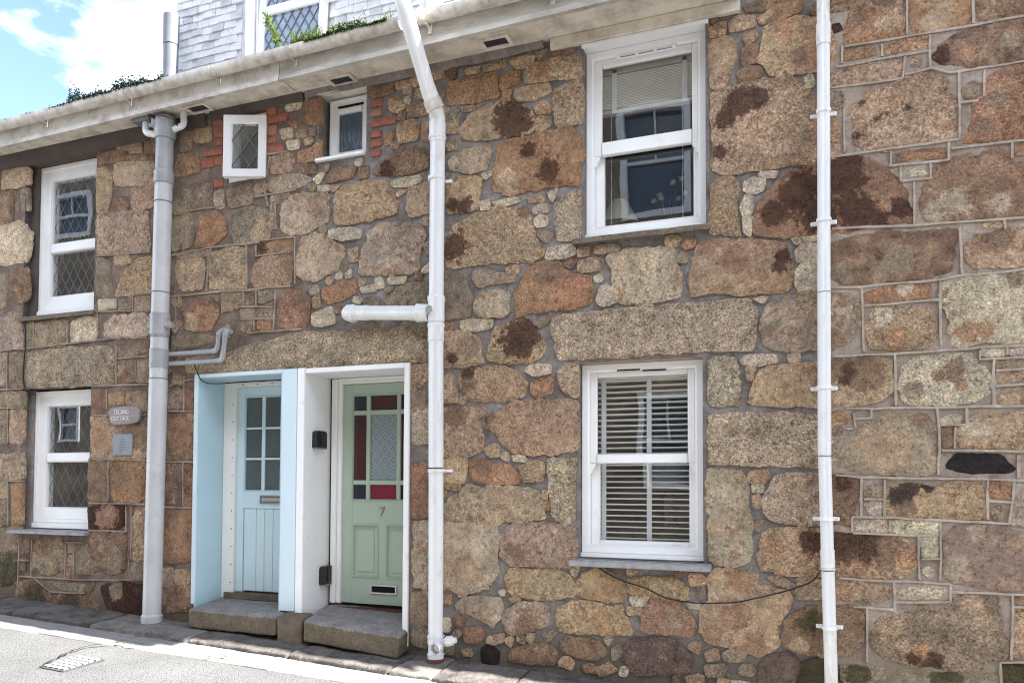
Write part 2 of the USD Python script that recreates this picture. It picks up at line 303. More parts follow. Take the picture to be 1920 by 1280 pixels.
# etched pane: a diagonal lattice with a little cross in each lozenge
material('etched_pane', {
    'g': ('geometry', {}), 'x': ('separate_xyz', {}), 'xs': ('math', {'math_type': 'multiply', 'value2': 1.18}), 'ad': ('math', {'math_type': 'add'}), 'sb': ('math', {'math_type': 'subtract'}), 'c': ('combine_xyz', {}),
    've': ('voronoi_texture', {'dimensions': '2D', 'feature': 'distance_to_edge', 'scale': 9.6, 'randomness': 0.0}),
    'vc': ('voronoi_texture', {'dimensions': '2D', 'feature': 'f1', 'metric': 'chebychev', 'scale': 28.8, 'randomness': 0.0}),
    're': ('rgb_ramp', {'ramp': [(.0, (.9, .9, .9)), (.05, (.15, .15, .15)), (.10, (.9, .9, .9)), (.17, (.9, .9, .9)), (.2, (.12, .12, .12)), (.30, (.2, .2, .2)), (.38, (.75, .75, .75))]}),
    'rc': ('rgb_ramp', {'ramp': [(.0, (1, 1, 1)), (.30, (1, 1, 1)), (.42, (.45, .45, .45)), (.5, (.45, .45, .45))]}),
    'mu': ('mix', {'mix_type': 'multiply', 'fac': .55}), 'mx': ('mix', {'color1': (.10, .13, .145), 'color2': (.36, .43, .46)}),
    'p': ('principled_bsdf', {'roughness': .22, 'specular_ior_level': .5})},
    [('g.position', 'x.vector'), ('x.x', 'xs.value1'), ('xs.value', 'ad.value1'), ('x.z', 'ad.value2'), ('xs.value', 'sb.value1'), ('x.z', 'sb.value2'), ('ad.value', 'c.x'), ('sb.value', 'c.y'),
     ('c.vector', 've.vector'), ('c.vector', 'vc.vector'), ('ve.distance', 're.fac'), ('vc.distance', 'rc.fac'), ('re.color', 'mu.color1'), ('rc.color', 'mu.color2'), ('mu.color', 'mx.fac'), ('mx.color', 'p.base_color')])
material('window_glass', {'t': ('transparent_bsdf', {'color': (.93, .95, .95)}), 'gl': ('glossy_bsdf', {'roughness': 0.0, 'color': (1, 1, 1)}), 'f': ('layer_weight', {'blend': .5}), 'fp': ('math', {'math_type': 'power', 'value2': 4.0}), 'fa': ('math', {'math_type': 'multiply_add', 'value2': .8, 'value3': .13}), 'm': ('mix_closure', {})},
         [('f.facing', 'fp.value1'), ('fp.value', 'fa.value1'), ('fa.value', 'm.fac'), ('t.BSDF', 'm.closure1'), ('gl.BSDF', 'm.closure2')], surface='m.closure')
def leaf(name, col, tr):
    material(name, {'g': ('geometry', {}), 'n': ('noise_texture', {'scale': 60.0}), 'r': ('rgb_ramp', {'ramp': [(.3, tuple(np.array(col) * .6)), (.7, tuple(np.array(col) * 1.3))]}),
                    'd': ('diffuse_bsdf', {}), 't': ('translucent_bsdf', {'color': tr}), 'm': ('mix_closure', {'fac': .45})},
             [('g.position', 'n.vector'), ('n.fac', 'r.fac'), ('r.color', 'd.color'), ('d.BSDF', 'm.closure1'), ('t.BSDF', 'm.closure2')], surface='m.closure')
leaf('leaf_bright', (.14, .19, .055), (.16, .22, .05)); leaf('leaf_green', (.055, .09, .035), (.06, .10, .025)); leaf('leaf_dark', (.045, .07, .058), (.03, .05, .035))
# road: pale worn asphalt with exposed chippings
material('asphalt', {'g': ('geometry', {}), 'v': ('voronoi_texture', {'scale': 95.0}), 'n': ('noise_texture', {'scale': 1.1, 'detail': 8.0, 'roughness': .65}), 'n2': ('noise_texture', {'scale': 70.0, 'detail': 4.0, 'roughness': .7}),
    'rv': ('rgb_ramp', {'ramp': [(.0, (1.06, 1.06, 1.06)), (.4, (1, 1, 1)), (.65, (.85, .85, .85)), (.85, (.5, .5, .5))]}), 'r': ('rgb_ramp', {'ramp': [(.3, (.135, .136, .136)), (.7, (.185, .186, .184))]}),
    'r2': ('rgb_ramp', {'ramp': [(.3, (.6, .6, .6)), (.5, (1, 1, 1)), (.7, (1.2, 1.2, 1.2))]}),
    'm': ('mix', {'mix_type': 'multiply', 'fac': 1.0}), 'm2': ('mix', {'mix_type': 'multiply', 'fac': 1.0}),
    'p': ('principled_bsdf', {'roughness': .9, 'specular_ior_level': .2}), 'b': ('bump', {'strength': .8, 'distance': .012, 'invert': True})},
    [('g.position', 'v.vector'), ('g.position', 'n.vector'), ('g.position', 'n2.vector'), ('v.distance', 'rv.fac'), ('n.fac', 'r.fac'), ('n2.fac', 'r2.fac'), ('r.color', 'm.color1'), ('rv.color', 'm.color2'), ('m.color', 'm2.color1'), ('r2.color', 'm2.color2'), ('m2.color', 'p.base_color'), ('v.distance', 'b.height'), ('b.normal', 'p.normal')])
plain('kerb_granite', lin((112, 107, 103)), .9, .25, var=.28, scale=38, dirt=lin((70, 64, 60)), damt=.46, dscale=7, bump=1.0, bscale=34)
plain('kerb_granite_pale', lin((128, 124, 119)), .9, .25, var=.26, scale=38, dirt=lin((86, 80, 78)), damt=.42, dscale=6, bump=.8, bscale=34)
plain('gutter_concrete', (.25, .248, .24), .9, .2, var=.14, scale=16, dirt=(.20, .19, .18), damt=.32, dscale=6, bump=.4, bscale=50)

plain('fascia_board_worn', (.56, .54, .50), .55, .35, var=.1, scale=5, dirt=(.30, .26, .22), damt=.46, dscale=4.0, bump=.12, stretch=(.5, 1, 1.6))
plain('soffit_board_worn', (.68, .62, .53), .65, .3, var=.1, scale=4, dirt=(.37, .32, .26), damt=.45, dscale=5.0, bump=.25, bscale=26)
plain('sky_tinted_pane', (.34, .41, .52), .06, .8, var=.25, scale=5)  # dormer glass: pale sky reflection painted into the base colour
plain('sealant', lin((176, 152, 124)), .8, .2, var=.2, scale=20, bump=.3)
plain('pier_stone', lin((118, 105, 92)), .9, .2, var=.2, scale=30, dirt=lin((96, 84, 70)), damt=.45, dscale=10, bump=.7, bscale=50)
plain('crevice_dirt', (.035, .030, .022), .95, .1, var=.3, scale=60)
plain('vent_grey', (.16, .175, .20), .5, .4, var=.1)
# ---------------------------------------------------------------- stones: outlines taken from enlargements (origin x, y of each, three times enlarged; Z = photograph itself)
# colour code, outline, then | stains: colour@x,y,radius
ORG = {'A': (0, 0), 'B': (400, 0), 'C': (800, 0), 'D': (1080, 0), 'E': (1440, 0), 'F': (0, 400), 'G': (400, 400), 'H': (800, 400), 'I': (1240, 400), 'J': (1440, 427),
       'K': (0, 853), 'L': (340, 680), 'M': (760, 853), 'N': (1180, 853), 'O': (1440, 853)}
STONES = '''
A t 20,960 150,935 172,960 168,1030 100,1050 10,1060
A b -20,1075 70,1080 78,1180 60,1260 -20,1275
A m 120,1060 160,1060 165,1180 125,1180
A b -20,890 60,900 90,920 10,945 -20,945
F p -20,75 130,50 175,110 165,220 140,270 -20,290
A o 660,800 720,785 735,830 700,845 660,835
A t 735,790 790,782 795,862 740,868 728,835
A b 815,790 880,775 885,860 825,870
A b 550,880 620,850 700,848 695,895 560,920
A b 705,868 870,866 865,900 720,908
A t 640,920 760,908 865,915 865,1030 740,1045 640,1035
A t 545,955 590,945 625,980 620,1120 600,1190 545,1195 | m@600,1150,40
A t 745,1060 865,1040 862,1160 760,1180 740,1140
A b 645,1115 720,1110 715,1180 650,1185
F g 545,5 835,-10 840,205 545,232
A t 1090,720 1185,720 1185,790 1095,795
A o 1000,870 1110,865 1120,960 1040,985 985,990 | b@1020,930,25
A m 1030,1055 1185,1030 1185,1155 1090,1175 1030,1170
A m 1020,720 1085,745 1070,840 1015,850
A R 1195,675 1250,660 1250,700 1198,706
A P 1200,718 1250,714 1250,768 1202,770
A R 1205,783 1250,776 1250,812 1207,817
A R 1142,845 1250,827 1250,865 1145,880
A R 1135,895 1200,885 1200,937 1135,946
A R 1206,884 1250,878 1250,922 1206,930
A R 1200,1010 1255,1005 1255,1045 1203,1055
A g 1205,1085 1250,1070 1255,1160 1210,1165
A m 1280,1065 1410,1035 1420,1140 1290,1165
F o 1130,20 1220,-5 1270,50 1270,120 1180,180 1100,185
F m 960,30 1070,0 1085,90 1080,180 970,210
F m 965,-60 1075,-70 1060,-10 965,10
G m 110,20 200,-30 300,-20 320,40 310,140 230,160 120,160 | t@280,120,60
A m 950,1140 1015,1120 1020,1180 960,1190
B R 300,602 350,594 355,640 302,648
B R 302,653 418,634 410,675 303,697
B P 303,711 355,702 355,755 305,760
B R 303,772 355,765 353,800 303,808
B R 303,820 398,802 395,848 303,865
B p 410,600 440,580 492,580 480,605 415,618
B o 528,577 600,552 606,600 605,690 570,700 525,690
B o 425,685 470,690 468,712 440,705
B p 378,735 440,725 442,770 390,775
B t 470,740 510,730 518,765 470,768
B r 545,725 570,722 568,755 548,755
B p 415,800 478,790 478,830 425,838
B o 480,860 545,840 600,790 606,890 545,900 480,905
B t 340,880 420,862 450,880 448,950 390,972 330,970 320,930
B b 500,935 570,930 572,965 505,968
B b 660,960 740,940 795,945 780,990 690,1010 640,1020
B b 820,945 870,935 870,990 820,1000
B g 330,1010 420,985 520,990 550,1010 480,1050 340,1075 300,1050
B b 890,502 1010,482 1012,515 890,545
B R 890,567 945,554 950,592 890,603
B P 890,617 945,606 945,645 890,655
B R 888,677 1025,650 1022,690 888,715
B R 888,744 940,730 942,765 888,772
B R 888,790 945,776 945,815 888,828
B R 888,848 940,839 940,870 888,880
B t 1030,470 1100,455 1100,485 1035,495
B t 1070,505 1110,498 1110,518 1075,520
B t 990,565 1040,555 1078,600 1030,632 992,610
B t 1140,510 1180,500 1195,545 1135,545
B b 1090,600 1190,580 1205,640 1110,650
B t 1040,700 1120,675 1150,690 1145,780 1050,795 1035,760 | o@1120,720,40
B o 965,760 998,745 1000,790 975,812
B t 1180,690 1215,680 1215,780 1175,785
B b 905,975 935,930 1050,845 1110,828 1170,832 1210,872 1195,930 1130,965 1000,980 | d@980,955,40
B p 1003,1026 1080,1003 1160,990 1165,1010 1110,1040 1020,1045
B t 690,1100 730,1050 830,1025 960,1020 1010,1060 1035,1140 1030,1195 940,1215 780,1255 690,1250 680,1180 | b@780,1225,14
B g 390,1130 470,1095 630,1085 645,1110 650,1230 560,1280 490,1310 400,1300 380,1230
B m 230,1050 280,1015 300,1060 240,1100
B m 325,1100 425,1090 420,1130 330,1140
B m 325,1150 350,1148 345,1280 325,1280
B t 1100,1060 1200,1030 1212,1045 1212,1190 1110,1220 1085,1180
B p 590,1052 650,1048 652,1065 592,1067
G g 870,105 960,50 1100,60 1180,80 1190,130 1150,200 1140,320 1080,340 880,345 825,330 830,250 860,180
B b 1220,690 1240,680 1240,900 1222,900
C o 125,470 230,440 385,415 395,540 300,560 130,585 120,530
C o 415,440 460,405 515,405 515,460 470,475 420,500
C o 430,515 470,512 465,560 430,560
C t 475,345 540,320 600,315 595,360 510,385
C t 325,375 440,350 435,370 330,395
C t 220,395 295,382 280,405 225,410
C t 550,440 580,370 700,335 860,315 872,430 750,440 560,460 | o@640,390,60
C t 500,510 600,485 685,475 690,515 600,555 520,560 497,540
C t 610,600 660,572 695,600 690,632 625,632
C t 615,680 635,655 680,660 695,700 640,735 608,720
C g 722,520 790,470 865,440 875,560 870,690 740,705 722,640
C t 190,730 205,690 260,630 360,590 450,575 560,605 590,660 585,740 440,765 250,780 190,770 | d@480,670,105 d@540,690,60
C t 195,610 260,600 265,612 210,625
C g 130,905 180,860 260,840 355,825 355,890 330,945 240,965 140,945
C o 400,820 480,785 600,765 700,735 815,715 865,760 865,1040 800,1030 650,1050 480,1095 370,1075 385,960 | d@690,960,60 d@570,850,42 t@450,1040,70
C t 110,1010 200,1000 305,1000 300,1060 280,1170 200,1190 120,1200 | d@210,1160,42 d@150,1150,40
C p 380,1140 500,1115 515,1130 400,1160
C t 570,1115 660,1105 655,1125 580,1130
C p 600,1180 640,1150 685,1155 680,1185 610,1195
C p 300,1140 345,1130 350,1170 310,1175
C p 610,1240 640,1210 675,1230 670,1260 620,1270
C t 115,820 160,790 165,830 120,840
C t 110,700 170,680 170,740 120,745
C t 40,410 90,405 90,430 40,440
C g 725,1150 790,1100 855,1080 862,1200 855,1345 740,1350 730,1280
H t 110,290 110,140 160,60 290,0 390,-25 540,-30 585,20 600,110 640,190 650,230 590,260 370,270 160,300 | d@150,190,75 b@545,-10,40
H p 680,205 740,190 820,180 830,220 780,245 675,250
H t 855,200 910,195 905,230 855,235
H t 950,190 1070,180 1080,200 980,220 950,215
H t 860,270 950,255 985,265 975,310 880,325 855,320
H p 948,360 975,350 980,372 955,378
H p 960,480 975,425 1005,402 1045,430 1060,490 1000,515 965,505
H g 1015,240 1130,200 1290,185 1380,215 1395,280 1425,330 1425,460 1340,490 1170,500 1085,490 1065,420 1045,330
H o 490,470 540,370 560,310 680,280 740,280 800,330 925,355 935,430 920,500 780,530 580,550 515,568 495,520 | b@670,350,62 b@720,310,40 Q@850,440,90
H t 450,310 500,298 525,305 510,330 455,335
H g 260,330 330,320 400,340 490,345 490,375 380,390 300,410 265,380
H g 275,500 320,440 400,428 460,450 455,540 430,575 300,580 275,540
H m 105,350 200,340 220,400 245,480 248,570 180,585 105,590
H p 195,610 260,600 365,605 360,635 300,655 200,650
H o 105,620 145,620 145,645 105,648
H t 350,790 360,720 400,640 490,610 560,600 600,650 650,700 668,760 650,800 570,830 430,830 355,820 | d@520,700,110 d@570,650,60
H t 100,670 200,670 290,700 305,740 300,800 320,830 210,862 100,860 | m@240,750,55 d@150,820,30
H t 185,895 260,880 420,862 510,900 565,960 560,1020 420,1050 250,1040 200,980 | d@230,900,35 b@230,960,40
H t 100,910 140,910 165,1000 170,1050 100,1055
H p 555,880 590,855 690,855 690,890 600,905
H o 590,960 640,940 705,925 705,1000 620,1030 595,1010
H g 740,890 790,855 845,855 845,1030 790,1000 760,980
Z G 1036,625 1038,600 1048,590 1120,581 1300,568 1370,558 1402,560 1418,580 1420,645 1412,657 1300,660 1200,668 1130,672 1042,677
H t 100,1100 280,1090 330,1092 325,1120 300,1140 300,1200 315,1270 300,1330 210,1370 100,1360 | b@160,1140,60
H t 330,1150 440,1090 500,1060 840,1052 842,1330 700,1345 520,1345 420,1290 390,1230 330,1200 | b@350,1150,40
M r 35,60 125,50 125,340 45,350
M g 50,378 130,372 510,382 520,450 510,560 528,640 490,710 430,760 310,765 220,750 45,735 | t@320,640,90
M m 35,780 125,765 125,1080 40,1060
M t 215,30 340,25 345,80 330,150 215,150
M o 365,40 450,28 520,60 590,60 640,120 635,155 500,155 380,140 | b@440,60,50
M t 645,70 700,35 770,45 770,140 660,145
M p 605,10 660,0 680,30 610,25
M o 220,160 305,165 300,190 225,185
M g 220,340 225,270 290,220 350,175 430,190 490,165 620,180 740,210 770,270 785,350 640,365 400,370 250,370 | t@560,270,90
M t 775,205 795,205 790,240 770,235
M o 785,265 805,265 805,300 790,300
M G 795,20 850,5 965,10 960,210 955,390 870,385 820,330 815,240
M g 540,460 580,395 700,385 840,395 955,410 958,520 930,620 720,620 600,610 545,560 | b@640,560,48 b@590,520,30
M y 560,690 590,645 850,650 930,690 955,750 940,790 740,805 590,780
M p 530,765 555,760 550,780 532,780
M t 590,805 640,800 640,815 595,815
M t 300,780 340,775 335,788 305,790
M t 220,790 250,790 250,830 220,832
M y 995,670 1060,640 1100,640 1230,730 1228,815 1100,810 1000,790 985,720 | o@1160,740,50
M t 970,710 985,700 988,780 970,780
M p 1265,800 1360,800 1340,840 1280,835
M g 290,840 330,805 450,800 530,810 535,900 490,960 400,900 300,870
M g 545,890 640,835 760,830 810,880 800,950 690,985 600,1005 560,970 | b@680,970,70
M y 860,860 950,825 1050,830 1180,870 1240,920 1268,1000 1100,1000 870,985 855,940 | o@1100,930,50
M t 1255,860 1275,860 1275,890 1255,890
M t 1285,860 1320,860 1318,890 1290,890
M t 1185,850 1215,850 1215,870 1190,868
M r 335,975 420,975 430,1010 400,1050 335,1045
M t 470,1025 545,1010 548,1040 500,1055 465,1050
M k 430,1090 470,1070 520,1110 515,1165 440,1170
M m 320,1100 360,1092 370,1120 330,1120
M b 590,1100 680,1070 790,1060 845,1110 840,1170 700,1165 590,1150
M b 880,1040 930,1025 1090,1050 1120,1110 1080,1145 960,1130 890,1100
N e -40,1080 30,1035 140,1020 260,1050 330,1110 350,1160 330,1210 200,1225 30,1220 -30,1150
M m 1165,1095 1205,1065 1208,1120 1172,1145
N y 0,700 110,690 250,690 300,720 335,800 300,812 180,790 0,770
Z G 1328,800 1330,775 1400,770 1535,775 1570,790 1570,865 1533,878 1450,876 1330,870
N g 445,90 600,90 640,120 665,180 665,330 685,350 680,560 650,605 520,615 455,595 450,400 445,200 | t@480,420,50
N t 670,105 690,92 775,92 780,120 750,155 680,145
N p 695,175 745,175 745,200 700,200
N t 700,235 725,225 730,288 705,290
N g 750,250 790,190 830,130 900,110 1090,112 1110,200 1105,385 900,380 800,365 760,310 | t@950,180,70
O b 340,118 500,130 505,185 490,270 460,385 400,385 330,380 | d@420,160,50
Z t 1422,1040 1427,1015 1447,993 1480,988 1535,995 1560,1000 1600,1003 1690,1007 1710,1030 1718,1050 1700,1078 1650,1083 1590,1075 1540,1078 1480,1075 1430,1065 | d@1522,1012,24 d@1575,1018,34 d@1625,1022,36 b@1660,1030,30 o@1448,1025,18 o@1700,1045,22 o@1610,1066,14
N t 795,690 850,685 925,735 900,745 830,715
Z t 1497,1088 1507,1085 1560,1093 1600,1090 1667,1100 1668,1118 1640,1130 1600,1122 1560,1120 1497,1120 | o@1578,1110,22 k@1586,1112,6
N t 455,690 500,640 580,645 715,675 710,730 880,770 908,810 870,900 820,960 830,1050 780,1110 730,1120 600,1080 440,1050 395,980 400,900 440,840 | r@600,900,90 r@700,1080,80 r@470,1010,60 o@620,700,70
N p 335,830 390,835 385,855 340,850
N y 340,680 380,665 425,695 420,720 350,725
N m 385,745 420,742 415,795 390,800
N r 100,850 140,815 230,815 330,880 365,960 350,1020 200,1000 70,980 80,900 | m@250,930,60
Z b 1468,1195 1480,1160 1510,1140 1560,1135 1615,1142 1620,1180 1610,1220 1570,1230 1500,1222 1475,1210 | N@1520,1165,26 t@1500,1212,18
N e 740,1180 800,1130 880,1120 940,1160 950,1210 900,1300 740,1300
N m 430,1110 490,1095 500,1140 440,1150
N m 530,1120 580,1090 650,1110 630,1150 550,1150
N m 430,1190 540,1180 555,1230 440,1240
N N 960,1180 1060,1150 1180,1190 1190,1290 960,1300
D t 755,160 830,130 840,180 760,205 | b@800,160,25
D t 865,140 900,100 1000,95 1005,140 940,160 870,170
D b 950,40 1060,20 1100,25 1060,55 960,62
D o 1030,110 1080,70 1180,0 1270,10 1265,55 1150,100 1040,130 | t@1080,100,40
D b 1040,-40 1180,-60 1190,-10 1080,10 1020,15
D t 750,235 830,210 885,225 888,340 830,480 765,495
D t 950,210 1000,180 1015,205 960,245
D r 940,280 975,255 1015,260 1010,345 940,360
D b 915,410 960,380 1030,380 1040,415 1000,450 930,455
Z t 1435,57 1447,43 1507,33 1555,37 1565,120 1545,130 1467,137 1443,138 1425,110 1430,85 | o@1470,55,20 b@1500,108,20 o@1530,105,26
D p 1290,440 1320,420 1335,470 1310,490
D b 1320,40 1345,30 1345,70 1325,70
Z t 1335,250 1334,180 1345,168 1387,158 1480,148 1500,160 1530,185 1565,215 1573,270 1558,295 1535,302 1410,318 1370,325 1337,320 | d@1385,192,28 d@1360,225,20 d@1420,185,20 d@1352,285,16 o@1545,255,26
D p 1035,975 1120,970 1115,990 1040,990
D p 950,1030 990,1005 1055,1015 1050,1060 1000,1080 950,1065
D p 930,1170 960,1100 990,1110 985,1190 950,1215
D p 945,1225 985,1220 975,1320 950,1300
D t 760,1020 860,1000 910,1040 905,1080 885,1130 905,1230 910,1310 750,1310
Z r 1413,420 1420,395 1440,360 1470,330 1510,312 1560,303 1620,295 1655,312 1685,340 1703,365 1705,412 1650,418 1560,440 1480,443 1415,440 | d@1500,360,44 d@1580,330,48 d@1540,400,40 d@1600,395,40 d@1690,390,22 d@1450,400,26 d@1650,410,20
I o 125,180 150,145 185,150 180,180 135,195
I t 180,240 210,175 330,145 470,145 660,170 715,205 720,430 580,450 300,440 180,460 175,340 | d@680,250,50 d@660,310,36 r@420,260,80 r@260,190,50
I p 745,145 860,122 880,140 760,165
I p 760,215 790,180 890,170 890,265 770,268
I p 765,330 790,290 890,280 890,425 780,428 757,410
I p 540,480 585,475 570,495
Z g 1430,600 1445,565 1505,551 1545,545 1595,553 1612,568 1613,610 1590,640 1555,655 1470,658 1432,648 | b@1440,622,14 b@1580,568,10 b@1560,640,24
I p 455,825 480,805 640,800 645,830 560,845 460,840
I p 720,800 770,795 770,825 725,825
I t 480,870 515,862 520,880 490,885
I t 485,905 510,905 505,930 490,928
I G 262,830 300,805 420,800 440,850 445,1085 265,1085
Z t 1408,753 1418,703 1440,690 1510,683 1560,675 1640,668 1670,680 1672,730 1640,750 1580,760 1530,762 1470,760 | d@1590,700,26 b@1560,690,30 b@1620,700,40
E b 345,0 580,-20 560,25 400,55 345,60
E o 445,130 470,60 600,40 750,40 765,190 600,225 440,245 | b@520,100,55 t@680,130,70
E o 805,30 840,-20 1140,-20 1135,120 1000,160 820,180 | t@940,100,90
E b 1180,10 1200,-20 1460,-20 1460,80 1300,100 1190,105
E b 590,-30 760,-30 750,20 600,20
E b 925,320 960,260 1060,200 1200,150 1460,105 1460,340 1330,350 1100,375 960,355 | d@960,320,60 o@1130,290,45 m@1350,240,60
E o 430,300 480,285 590,270 600,300 520,320 440,330
E o 660,270 760,225 895,210 900,250 780,280 670,300
E t 350,420 560,365 750,345 750,430 600,450 380,490 350,485
E t 810,335 850,330 855,360 820,365
E t 505,580 560,520 720,470 780,420 940,415 980,450 1020,520 1055,590 1060,770 900,790 700,830 550,840 490,810 500,680 455,640 | k@790,610,22 k@600,680,18 k@495,770,26 k@660,640,14 d@520,580,18 o@1010,710,40
E m 1100,500 1150,465 1195,480 1190,545 1110,550
E o 1150,600 1230,440 1330,395 1460,375 1460,770 1200,800 1115,790 1145,690 | m@1280,560,65 b@1190,720,60 b@1300,600,40
E o 710,880 800,850 990,840 985,880 830,890 720,905 | b@740,890,40
E p 790,970 850,950 880,970 800,985
E r 870,1040 940,980 1060,890 1210,840 1310,845 1390,920 1460,930 1460,1200 1300,1210 1100,1230 900,1235 865,1180 | g@1040,1150,90 g@930,1200,60 g@1300,1150,60
E o 1395,830 1460,825 1460,860 1400,865
E t 1220,1255 1310,1250 1310,1270 1220,1272
E d 355,150 395,140 405,165 360,175
E m 355,530 410,520 415,600 360,640
J b 360,100 520,50 700,15 850,30 1050,10 1050,80 1020,230 900,270 700,300 510,320 390,310 360,260 | m@700,180,120 m@420,250,60
J t 1115,110 1180,40 1460,0 1460,200 1300,215 1150,220 1115,180 | b@1280,60,90 r@1180,110,50
J o 550,375 640,340 820,320 905,330 900,380 820,390 650,410 550,410 | p@760,335,40
J t 570,520 600,460 720,450 880,460 920,480 945,540 950,610 870,670 720,680 580,670 560,600 | o@720,640,80 p@640,500,60
J p 985,340 1000,300 1200,260 1460,245 1460,630 1300,640 1040,660 1025,520 990,420 | o@1120,590,70 o@1230,570,50 m@1390,290,50 b@1000,360,26
J p 1205,685 1320,680 1320,710 1210,712
J p 1370,680 1460,672 1460,710 1370,710
J m 1285,745 1460,733 1460,780 1285,785
J t 1290,820 1460,803 1460,865 1290,870
J t 1310,960 1340,900 1410,895 1415,985 1310,985
J m 1430,900 1460,900 1460,985 1430,985
J p 760,780 830,730 1000,720 1130,715 1200,770 1255,830 1255,910 1100,990 900,995 760,980 750,880 745,830 | b@1050,800,65 b@960,830,40 m@820,910,55 o@1090,890,30
J o 355,1050 400,1030 470,1080 400,1105 355,1100
J m 355,1120 400,1110 410,1160 360,1165
Z g 1573,870 1575,830 1600,805 1637,787 1680,775 1745,777 1752,830 1753,885 1700,893 1600,880 | t@1660,840,50 b@1728,787,16
J p 975,1075 1050,1055 1080,1065 1070,1095 980,1090
J b 980,1130 1030,1125 1030,1220 985,1220
J t 1070,1130 1180,1060 1290,1040 1460,1045 1460,1240 1300,1235 1090,1220 1065,1180 | p@1180,1130,70
O k 1010,65 1060,0 1300,0 1380,80 1340,95 1130,90
O m 545,190 600,168 640,175 640,225 560,235
O p 550,275 590,265 635,275 625,335 575,320
O t 670,300 700,220 700,180 800,165 960,190 1060,150 1190,160 1225,250 1230,345 1060,350 870,340 700,325 | k@750,230,72 k@800,195,50 k@900,180,36 b@770,290,60
O o 1255,150 1320,150 1360,190 1360,245 1255,245
O t 1265,300 1305,290 1305,355 1265,345
O g 1370,320 1420,230 1460,170 1460,385 1380,385
O p 495,375 660,370 670,420 500,425
O p 700,375 960,370 960,435 710,440
O p 865,470 945,465 945,565 880,565
O p 870,650 900,635 930,650 915,680
O m 985,640 1010,460 1080,400 1200,395 1330,415 1460,450 1460,750 1340,760 1150,730 1000,700 | g@1060,650,90 g@1180,430,60 t@1420,480,50
O p 735,755 800,740 1000,745 1000,790 800,800 735,790
O m 585,1010 620,920 760,910 840,850 1000,850 1060,800 1180,790 1290,800 1300,900 1335,1030 1335,1130 1200,1190 1040,1200 900,1180 700,1150 600,1100 | t@680,960,80 o@860,1110,60 d@920,1165,70 d@820,1140,50 t@1150,830,70
O t 1385,860 1460,855 1460,1130 1390,1120
O b 1380,800 1460,795 1460,840 1380,845
O N 1320,1180 1460,1190 1460,1300 1320,1300
O m 400,1190 660,1200 660,1260 400,1270 | N@500,1230,80
O m 700,1215 1290,1240 1290,1300 700,1300 | N@1000,1260,90
K g -20,0 130,-10 135,130 -20,140
K t -20,150 40,155 40,230 -20,240
K o 65,165 128,160 125,380 70,390
K m -20,260 35,250 30,380 -20,400
K m -20,410 120,405 120,460 100,600 95,720 -20,740 | N@40,650,70
K b 500,30 600,25 605,250 520,262 500,240
K o 625,50 700,35 815,40 815,250 760,270 640,260 | b@660,120,50
K b 905,50 985,45 985,270 910,275
K b 1035,50 1100,45 1100,285 1035,285
K d 500,300 560,285 700,295 690,390 620,415 500,410 | r@600,340,60
K t 765,310 815,295 815,580 750,590 745,380
K r 905,320 1095,310 1095,590 905,600 | b@940,350,50 o@1010,430,70
K b 510,440 690,430 705,480 700,650 620,665 530,640 | m@650,600,60
K m 180,640 190,520 230,460 340,460 365,540 360,640 270,665 | b@240,480,60
K b 140,480 165,475 160,540 140,540
K b 115,570 130,565 140,640 115,640
K o 375,630 400,625 400,680 375,680
K t 385,505 415,505 412,535 388,535
K t 385,570 410,565 408,605 388,605
K m 430,560 480,500 520,540 525,660 430,660
K m 725,610 810,605 810,690 735,690
K b 100,710 190,700 270,770 300,840 90,800 | N@200,790,50
K m 300,720 480,730 470,770 340,750
K b 290,790 450,790 550,830 560,870 400,855 300,840 | N@400,840,50
K d 570,740 700,715 808,730 808,895 700,890 600,860 | m@650,760,40
K b 905,750 1090,720 1090,870 905,880
K t 985,650 1080,650 1060,725 990,720
K g 910,640 970,640 970,740 910,740
F b 60,330 150,310 160,400 155,490 100,505 60,480
F m -20,350 40,340 35,520 -20,530
F g -20,590 60,560 125,560 130,750 -20,770
F m 545,250 620,270 630,460 545,465
F t 645,240 720,235 735,275 650,290
F t 700,330 780,250 850,250 850,440 730,455 650,460 | o@710,340,30
F m 200,620 370,600 370,740 200,755
F p 405,610 500,580 540,590 540,700 400,725
F m 150,620 190,615 185,750 150,760
F p 590,620 640,580 800,560 835,600 830,690 640,700 590,690
F p 555,490 650,485 655,525 560,540
F m 670,490 745,480 745,530 670,540
F t 760,480 840,470 840,545 760,545
F L 148,772 640,735 652,960 400,975 145,982
F m 665,740 830,720 830,770 670,810
F b 665,840 750,830 755,940 660,945
F m 775,830 830,830 830,945 775,945
F g -20,790 35,790 30,960 -20,960
F m 55,785 130,785 130,980 55,980
F m -20,1010 140,1005 140,1080 -20,1085
F m -20,1110 40,1105 40,1180 -20,1180
F m -20,1200 35,1195 38,1290 -20,1300
F t 60,1110 135,1100 130,1290 55,1290
F b 520,1000 595,1000 595,1100 520,1130
F o 610,1020 690,1005 690,1065 620,1070
F m 710,1010 820,1000 825,1100 800,1110 710,1070
F t 515,1150 600,1145 610,1180 700,1195 820,1190 820,1375 515,1375 | o@560,1260,50 b@760,1240,60
F m 945,1020 1020,990 1030,1010 1020,1090 950,1090
F b 1045,990 1105,980 1105,1100 1045,1100
F b 935,1140 1100,1120 1100,1380 940,1375 | r@1020,1240,70
F b 1030,540 1090,490 1190,480 1225,510 1220,600 1180,650 1100,660 1040,640 | o@1150,580,60 t@1080,620,40
F t 1000,270 1060,260 1145,250 1140,420 1010,430 990,330
F t 1165,230 1280,200 1370,195 1380,420 1180,425 | m@1220,300,60
F m 980,225 1170,205 1165,235 1010,260
F m 960,700 1060,690 1140,680 1200,700 1160,730 960,770
